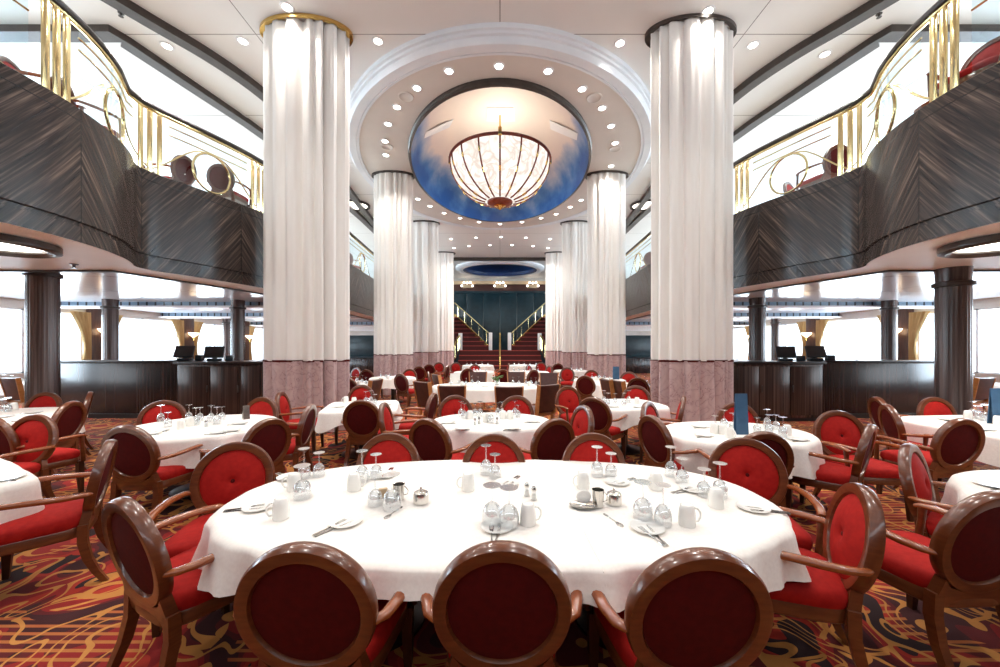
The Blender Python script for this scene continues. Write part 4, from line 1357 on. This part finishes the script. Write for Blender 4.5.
# speakers and sprinklers
for px, py, lb in [(406, 97, 'round flush speaker grille, upper left in the oval soffit'), (594, 98, 'round flush speaker grille, upper right in the oval soffit'), (387, 147, 'round flush speaker grille, lower left in the oval soffit'), (615, 149, 'round flush speaker grille, lower right in the oval soffit')]:
    x, y = gz(px, py, SOFF)
    o = MB().lathe([(0.19, 0.0), (0.19, -0.01), (0.16, -0.014), (0.15, -0.008), (0.01, -0.008)], 32).build('ceiling_speaker', 'taupe', loc=(x, y, SOFF))
    tag(o, lb, 'speaker', 'ceiling speakers')
for px, py, z, lb in [(121, 13, CEIL, 'small dark sprinkler on the high ceiling above the left balcony'), (879, 14, CEIL, 'small dark sprinkler on the high ceiling above the right balcony'), (74, 264, LOWSOF, 'small sprinkler under the left balcony'), (952, 271, LOWSOF, 'small sprinkler under the right balcony')]:
    x, y = gz(px, py, z)
    t = thing('sprinkler', lb, 'sprinkler', (x, y, z), 0, 'ceiling sprinklers')
    MB().lathe([(0.05, 0.0), (0.045, -0.012), (0.018, -0.015), (0.015, -0.05)], 16).build('body', 'bronze', t)
    MB().lathe([(0.04, -0.062), (0.04, -0.066)], 16).box(-0.004, 0.004, -0.02, -0.016, -0.065, -0.045).box(-0.004, 0.004, 0.016, 0.02, -0.065, -0.045).build('deflector', 'bronze', t)

# ================================================================== SIDE AISLES: pillars, counters, terminals, pilasters
pil = [(-7.62, 6.17, .19, 'big fluted dark wood pillar at the left, before the windows'), (6.98, 5.7, .19, 'big fluted dark wood pillar at the right, at the end of the counter'),
       (-11.9, 11.3, .185, 'fluted dark pillar behind the left counter, alone between two windows'), (12.2, 11.6, .185, 'fluted dark pillar behind the right counter, alone between two windows'),
       (-8.15, 11.5, .185, 'fluted dark pillar behind the left terminals, close to the draped column'), (7.65, 11.0, .21, 'fluted dark pillar behind the right terminals, close to the draped column'),
       (-14.0 * 0.97, 18.4, .18, 'slim distant pillar left of the one close to the left draped column'), (13.7, 18.4, .18, 'slim distant pillar right of the one close to the right draped column')]
for x, y, r, lb in pil:
    t = thing('fluted_pillar', lb, 'pillar', (x, y, 0), 0, 'fluted dark wood pillars')
    top = LOWCEIL if y > 5.81 else LOWSOF
    n = 96
    rr = lambda i: r * (1 - 0.035 * (0.5 + 0.5 * math.cos(2 * PI * i / n * 24)))
    MB().loft([[(rr(i) * math.cos(2 * PI * i / n), rr(i) * math.sin(2 * PI * i / n), z) for i in range(n)] for z in (0.0, 1.0, 2.0, top - 0.2)]).build('shaft', 'pillar', t, sharp=60)
    MB().lathe([(r + 0.005, top - 0.29), (r + 0.035, top - 0.28), (r + 0.035, top - 0.22), (r + 0.005, top - 0.21)], 48, cap=False).build('collar', 'bronze', t)
    cp = MB().lathe([(r * 0.98, top - 0.21), (r * 1.04, top)], 48)
    cp.build('capital', 'pillar', t)
    MB().lathe([(r + 0.05, 0.0), (r + 0.05, 0.12), (r + 0.01, 0.15)], 48).build('base', 'bronze', t)

for side, sx in (('left', 1), ('right', -1)):
    # long counter wall
    t = thing('service_counter', 'long dark striped counter wall at the %s, beneath the windows' % side, 'counter', (0, 0, 0))

    def B(mb, *a, **k):
        return (mb if sx == 1 else mb.mirror()).build(*a, **k)
    x0, x1 = (-10.3, -7.2)
    B(MB().box(x0, x1, 8.6, 9.2, 0, 1.28, 0.01), 'body', 'counter', t)
    B(MB().box(x0 - 0.03, x1 + 0.0, 8.56, 9.26, 1.28, 1.33, 0.01), 'counter_top', 'black', t)
    B(MB().box(x0 + 0.02, x1, 8.57, 8.6, 0, 0.1), 'plinth', 'black', t)
    # cabinet block next to the column
    t = thing('waiter_station', 'brown striped waiter station at the %s, beside the draped column' % side, 'cabinet', (0, 0, 0))
    B(MB().box(-7.15, -5.05, 8.2, 9.1, 0.08, 1.27, 0.012), 'body', 'cabinet', t)
    for a, b in ((-7.1, -6.43), (-6.40, -5.75), (-5.72, -5.1)):
        dr = MB().box(a, b, 8.18, 8.2, 0.14, 1.22, 0.006)
        dd = B(dr, 'door', 'cabinet', t)
        B(MB().box(b - 0.05, b - 0.03, 8.155, 8.18, 0.65, 0.8, 0.004), 'handle', 'bronze', dd)
    B(MB().box(-7.2, -5.0, 8.14, 9.16, 1.27, 1.32, 0.012), 'counter_top', 'black', t)
    B(MB().box(-7.1, -5.1, 8.24, 9.06, 0.0, 0.08), 'plinth', 'black', t)
    # order terminals
    for k, x in enumerate((-7.45, -6.75)):
        nm = ('outer', 'inner')[k]
        zt = 1.33 if k == 0 else 1.32
        t = thing('order_terminal', 'black order terminal on the %s counters, the %s' % (side, 'one farther from the draped column' if k == 0 else 'one nearer the draped column'), 'terminal', (sx * x, 8.75, zt), sx * R_(18 if k == 0 else 24), 'order terminals')
        MB().box(-0.13, 0.13, -0.1, 0.12, 0, 0.06, 0.015).box(-0.04, 0.04, -0.02, 0.05, 0.05, 0.16, 0.01).build('stand', 'screen', t)
        sc_ = MB().box(-0.19, 0.19, -0.02, 0.03, 0.0, 0.30, 0.012)
        sc_.v = [(a, b * math.cos(-0.5) - c * math.sin(-0.5) - 0.1, b * math.sin(-0.5) + c * math.cos(-0.5) + 0.08) for a, b, c in sc_.v]
        mo = sc_.build('monitor', 'screen', t)
        dp = MB().box(-0.17, 0.17, -0.023, -0.020, 0.02, 0.28)
        dp.v = [(a, b * math.cos(-0.5) - c * math.sin(-0.5) - 0.1, b * math.sin(-0.5) + c * math.cos(-0.5) + 0.08) for a, b, c in dp.v]
        dp.build('display', 'black', mo)
        MB().box(0.22, 0.36, -0.08, 0.10, 0.0, 0.13, 0.015).build('printer', 'screen', t)
    # bright white lamp shade behind the station
    # pilasters with sconce and curtains
    for k, d in enumerate(PILD):
        t = thing('pilaster', '%s walnut pilaster from the front between the %s windows' % (ORD[k], side), 'pilaster', (-sx * (HULL - 0.13), d, 0), 0, 'walnut pilasters')
        MB().box(-0.1, 0.1, -0.27, 0.27, 0, LOWCEIL, 0.01).build('shaft', 'pilaster', t)
        MB().box(-0.13, 0.13, -0.31, 0.31, 0, 0.12, 0.01).build('base', 'pilaster', t)
        MB().box(-0.1, 0.1, -0.27, 0.27, 4.3, CEIL, 0.01).build('upper_shaft', 'shell', t)
        if 1 <= k <= 5:
            s = thing('wall_sconce', 'lit bowl sconce on the %s pilaster of the %s windows' % (ORD[k], side), 'lamp', (-sx * (HULL - 0.42), d, 2.2), 0, 'bowl wall sconces')
            MB().lathe([(0.03, -0.14), (0.035, -0.1), (0.16, 0.02), (0.2, 0.10), (0.19, 0.10), (0.14, 0.02)], 24).build('bowl', 'warmlamp', s)
            MB().box(-0.05, 0.05, -0.03, 0.03, -0.25, -0.1, 0.008).build('bracket', 'gold', s)
            for sg in (-1, 1):
                cu = MB()
                rings = []
                for j in range(9):
                    tq = j / 8
                    z = 2.85 - 1.95 * tq
                    wdt = 0.62 - 0.42 * math.sin(min(1, tq * 1.5) * PI / 2) + (0.12 * max(0, tq - 0.67) * 3)
                    row = []
                    for i in range(25):
                        u = i / 24
                        row.append((sx * (0.14 + 0.03 * math.sin(u * 30)), sg * (0.26 + wdt * u), z))
                    rings.append(row)
                cu.loft(rings, False, False, False)
                o = cu.build('window_curtain', 'gold_curtain', sharp=80, loc=(-sx * (HULL - 0.06), d, 0))
                tag(o, 'gold tied-back curtain %s the %s pilaster of the %s windows' % ('before' if sg < 0 else 'beyond', ORD[k], side), 'curtain', 'gold tied-back curtains')

# ================================================================== STAIRCASE
t = thing('grand_staircase', 'red carpeted double staircase with brass rails at the far end of the hall', 'staircase', (0, 0, 0))
NS = 4
low = MB()
for k in range(NS):
    low.box(-3.0, 3.0, 26.0 + 0.52 * k, 26.0 + 0.52 * NS + 0.6, 0.35 * k, 0.35 * (k + 1))
low.build('lower_flight', 'stairred', t)
nosem = MB()
for k in range(NS):
    nosem.box(-3.0, 3.0, 26.0 + 0.52 * k - 0.03, 26.0 + 0.52 * k + 0.03, 0.35 * (k + 1) - 0.05, 0.35 * (k + 1) + 0.01)
nosem.build('nosing', 'stairedge', t)
for sg in (-1, 1):
    up = MB()
    ns = MB()
    for k in range(8):
        z = 1.4 + 0.35 * k
        d = 28.4 + 0.48 * k
        xi = 0.8 + 0.4 * k
        xo = max(3.0, xi + 1.9)
        a, b = sorted((sg * xi, sg * xo))
        up.box(a, b, d, d + 0.6, max(0, z - 0.5), z + 0.35)
        ns.box(a, b, d - 0.03, d + 0.03, z + 0.31, z + 0.36)
    up.build('upper_flight', 'stairred', t)
    ns.build('nosing', 'stairedge', t)
    p0, p1 = (sg * 0.72, 28.3, 1.40), (sg * 3.95, 32.3, 4.3)
    MB().loft([[(p0[0] - 0.04, p0[1], p0[2] - 0.1), (p0[0] + 0.04, p0[1], p0[2] - 0.1), (p0[0] + 0.04, p0[1], p0[2] + 0.25), (p0[0] - 0.04, p0[1], p0[2] + 0.25)],
               [(p1[0] - 0.04, p1[1], p1[2] - 0.1), (p1[0] + 0.04, p1[1], p1[2] - 0.1), (p1[0] + 0.04, p1[1], p1[2] + 0.25), (p1[0] - 0.04, p1[1], p1[2] + 0.25)]]).build('stringer', 'gold', t)
    MB().tube([(p0[0], p0[1], p0[2] + 1.2), (p1[0], p1[1], p1[2] + 1.2)], 0.05, 8).build('handrail', 'brass', t)
    MB().loft([[(p0[0], p0[1], p0[2] + 0.25), (p0[0], p0[1], p0[2] + 1.1)], [(p1[0], p1[1], p1[2] + 0.25), (p1[0], p1[1], p1[2] + 1.1)]], False, False, False).build('glass_panel', 'pane', t)
    MB().box(p0[0] - 0.13, p0[0] + 0.13, 28.1, 28.3, 1.4, 2.75, 0.02).build('newel_post', 'white', t)
    for k in range(5):
        f = (k + 0.5) / 5
        q = [p0[j] + (p1[j] - p0[j]) * f for j in range(3)]
        MB().tube([(q[0], q[1], q[2] + 0.2), (q[0], q[1], q[2] + 1.2)], 0.025, 6).build('baluster', 'brass', t)
    # sweeping lower rails
    pr = [(sg * 3.05, 27.9, 2.5), (sg * 3.1, 27.4, 2.35), (sg * 3.25, 26.7, 1.85), (sg * 3.5, 26.0, 1.35), (sg * 3.9, 25.5, 1.05)]
    MB().tube(pr, 0.06, 8).build('handrail', 'gold', t)
    MB().tube([(x, y, z - 1.0) for x, y, z in pr], 0.05, 8).build('lower_rail', 'brass', t)
    for x, y, z in pr:
        MB().tube([(x, y, max(0, z - 1.05)), (x, y, z)], 0.035, 6).build('baluster', 'brass', t)
    MB().box(sg * 3.0 - 0.14, sg * 3.0 + 0.14, 27.95, 28.15, 1.4, 2.7, 0.02).build('newel_post', 'white', t)
MB().tube([(0, 26.0, 0.9), (0, 27.95, 2.35), (0, 28.1, 2.7)], 0.06, 8).build('middle_rail', 'gold', t)
for y, z in ((26.0, 0.0), (28.05, 1.4)):
    MB().tube([(0, y, z), (0, y, z + (0.95 if z < 1 else 1.3))], 0.06, 8).build('middle_rail_post', 'gold', t)
# lamps on the ledge behind
for x, lb in ((-2.95, 'left'), (0.0, 'middle'), (2.95, 'right')):
    t = thing('globe_lamp', 'cluster of small white globes on the dark wall above the stairs, %s' % lb, 'lamp', (x, 33.3, 6.95), 0, 'globe lamp clusters')
    MB().box(-0.4, 0.4, -0.12, 0.12, 0.0, 0.28, 0.04).build('shade', 'beige', t)
    for gx, gz_ in ((-0.48, 0.2), (-0.28, 0.48), (0.28, 0.48), (0.48, 0.2), (0.0, 0.45)):
        MB().lathe([(0.02, -0.1), (0.08, -0.06), (0.1, 0.0), (0.08, 0.06), (0.02, 0.1)], 14, (gx, -0.05, gz_)).build('globe', 'globe', t)
# picture and dark console seen between the left columns
t = thing('framed_picture', 'small framed picture on the far wall between the left columns', 'picture', (-13.0, DEEP - 0.03, 1.7))
MB().box(-0.6, 0.6, -0.04, 0.0, -0.55, 0.55, 0.01).build('frame', 'white', t)
MB().box(-0.45, 0.45, -0.05, -0.04, -0.4, 0.4).build('print', 'picture', t)
for sg, nm in ((-1, 'left'), (1, 'right')):
    t = thing('buffet_counter', 'dark teal buffet counter seen between the %s columns' % nm, 'counter', (sg * 8.6, 23.5, 0))
    MB().box(-2.2, 2.2, -0.4, 0.4, 0, 0.95, 0.02).build('body', 'counter', t)
    MB().box(-2.3, 2.3, -0.5, 0.5, 0.95, 1.02, 0.02).build('counter_top', 'screen', t)
    MB().box(-2.2, 2.2, 0.3, 0.4, 1.02, 2.4, 0.02).build('back_panel', 'teal', t)

# ================================================================== LIGHTS
def light(kind, name, loc, energy, color, **k):
    ld = bpy.data.lights.new(name, kind)
    ld.energy = energy
    ld.color = color
    for a, b in k.items():
        setattr(ld, a, b)
    o = bpy.data.objects.new(name, ld)
    C.objects.link(o)
    o.location = loc
    return o


WARM = (1.0, 0.965, 0.92)
for k, (x, y, z) in enumerate(down_pts):
    if k % 2 == 0 or z == CEIL:
        light('SPOT', 'downlight_beam', (x, y, z - 0.03), 200, WARM, spot_size=R_(125), spot_blend=0.7, shadow_soft_size=0.1)
# downlights of the ceiling over and behind the camera
for x in (-6.0, -2.2, 2.2, 6.0):
    for y in (1.6, 4.6):
        light('SPOT', 'downlight_beam', (x, y, CEIL - 0.05), 185, WARM, spot_size=R_(120), spot_blend=0.7, shadow_soft_size=0.12)
light('POINT', 'chandelier_bulbs', (CX, CY, 8.3), 70, (1, 0.86, 0.7), shadow_soft_size=0.3)
for sx in (-1, 1):
    for y in (3.0, 4.2):
        light('SPOT', 'soffit_beam', (sx * 5.75, y, LOWSOF - 0.1), 90, WARM, spot_size=R_(140), spot_blend=0.8, shadow_soft_size=0.2)
    for y in (8.0, 13.0, 19.0, 26.0):
        light('SPOT', 'aisle_downlight_beam', (sx * 9.5, y, LOWCEIL - 0.05), 120, WARM, spot_size=R_(150), spot_blend=0.8, shadow_soft_size=0.15)
    for y in (5.5, 12.0, 20.0):
        light('SPOT', 'balcony_downlight_beam', (sx * 9.0, y, CEIL - 0.05), 250, WARM, spot_size=R_(140), spot_blend=0.8, shadow_soft_size=0.15)
    for z0, z1, e in ((0.9, 2.8, 330), (4.8, 7.2, 560)):
        # daylight through each run of windows
        a = light('AREA', 'window_daylight', (sx * (HULL + 0.35), 18.9, (z0 + z1) / 2), e * 4, (0.80, 0.90, 1.0), shape='RECTANGLE', size=26.0, size_y=z1 - z0)
        a.rotation_euler = (PI / 2, 0, sx * PI / 2)
a = light('AREA', 'aft_fill_light', (0, NEAR + 0.15, 5.9), 640, (0.84, 0.92, 1.0), shape='RECTANGLE', size=22.0, size_y=2.6)  # added fill for ceilings and column fronts; the wall behind has no window
a.rotation_euler = (R_(117), 0, 0)
light('SPOT', 'stair_downlight_beam', (0, 29.4, CEIL - 0.1), 300, WARM, spot_size=R_(120), spot_blend=0.7, shadow_soft_size=0.2)

w = bpy.data.worlds.new('daylight')
bpy.context.scene.world = w
w.use_nodes = True
bg = w.node_tree.nodes['Background']
bg.inputs[0].default_value = (0.86, 0.93, 1.0, 1)
bg.inputs[1].default_value = 2.2

# ================================================================== CAMERA
cd = bpy.data.cameras.new('camera')
cd.sensor_fit = 'HORIZONTAL'
cd.sensor_width = 36.0
cd.lens = 36.0 * F / 1000.0
cd.shift_y = (HY - 333.5) / 1000.0
cd.clip_start = 0.05
cd.clip_end = 200
cam = bpy.data.objects.new('camera', cd)
C.objects.link(cam)
cam.location = (0, 0, H)
cam.rotation_euler = (PI / 2, 0, 0)
sc = bpy.context.scene
sc.camera = cam
sc.view_settings.view_transform = 'Standard'
sc.view_settings.look = 'None'
sc.view_settings.exposure = 0.55
sc.view_settings.gamma = 1.0
sc.view_settings.use_curve_mapping = False
sc.cycles.max_bounces = 7
sc.cycles.diffuse_bounces = 4
sc.cycles.glossy_bounces = 4
sc.cycles.transparent_max_bounces = 16
sc.cycles.caustics_reflective = False
sc.cycles.caustics_refractive = False
sc.cycles.sample_clamp_indirect = 6.0
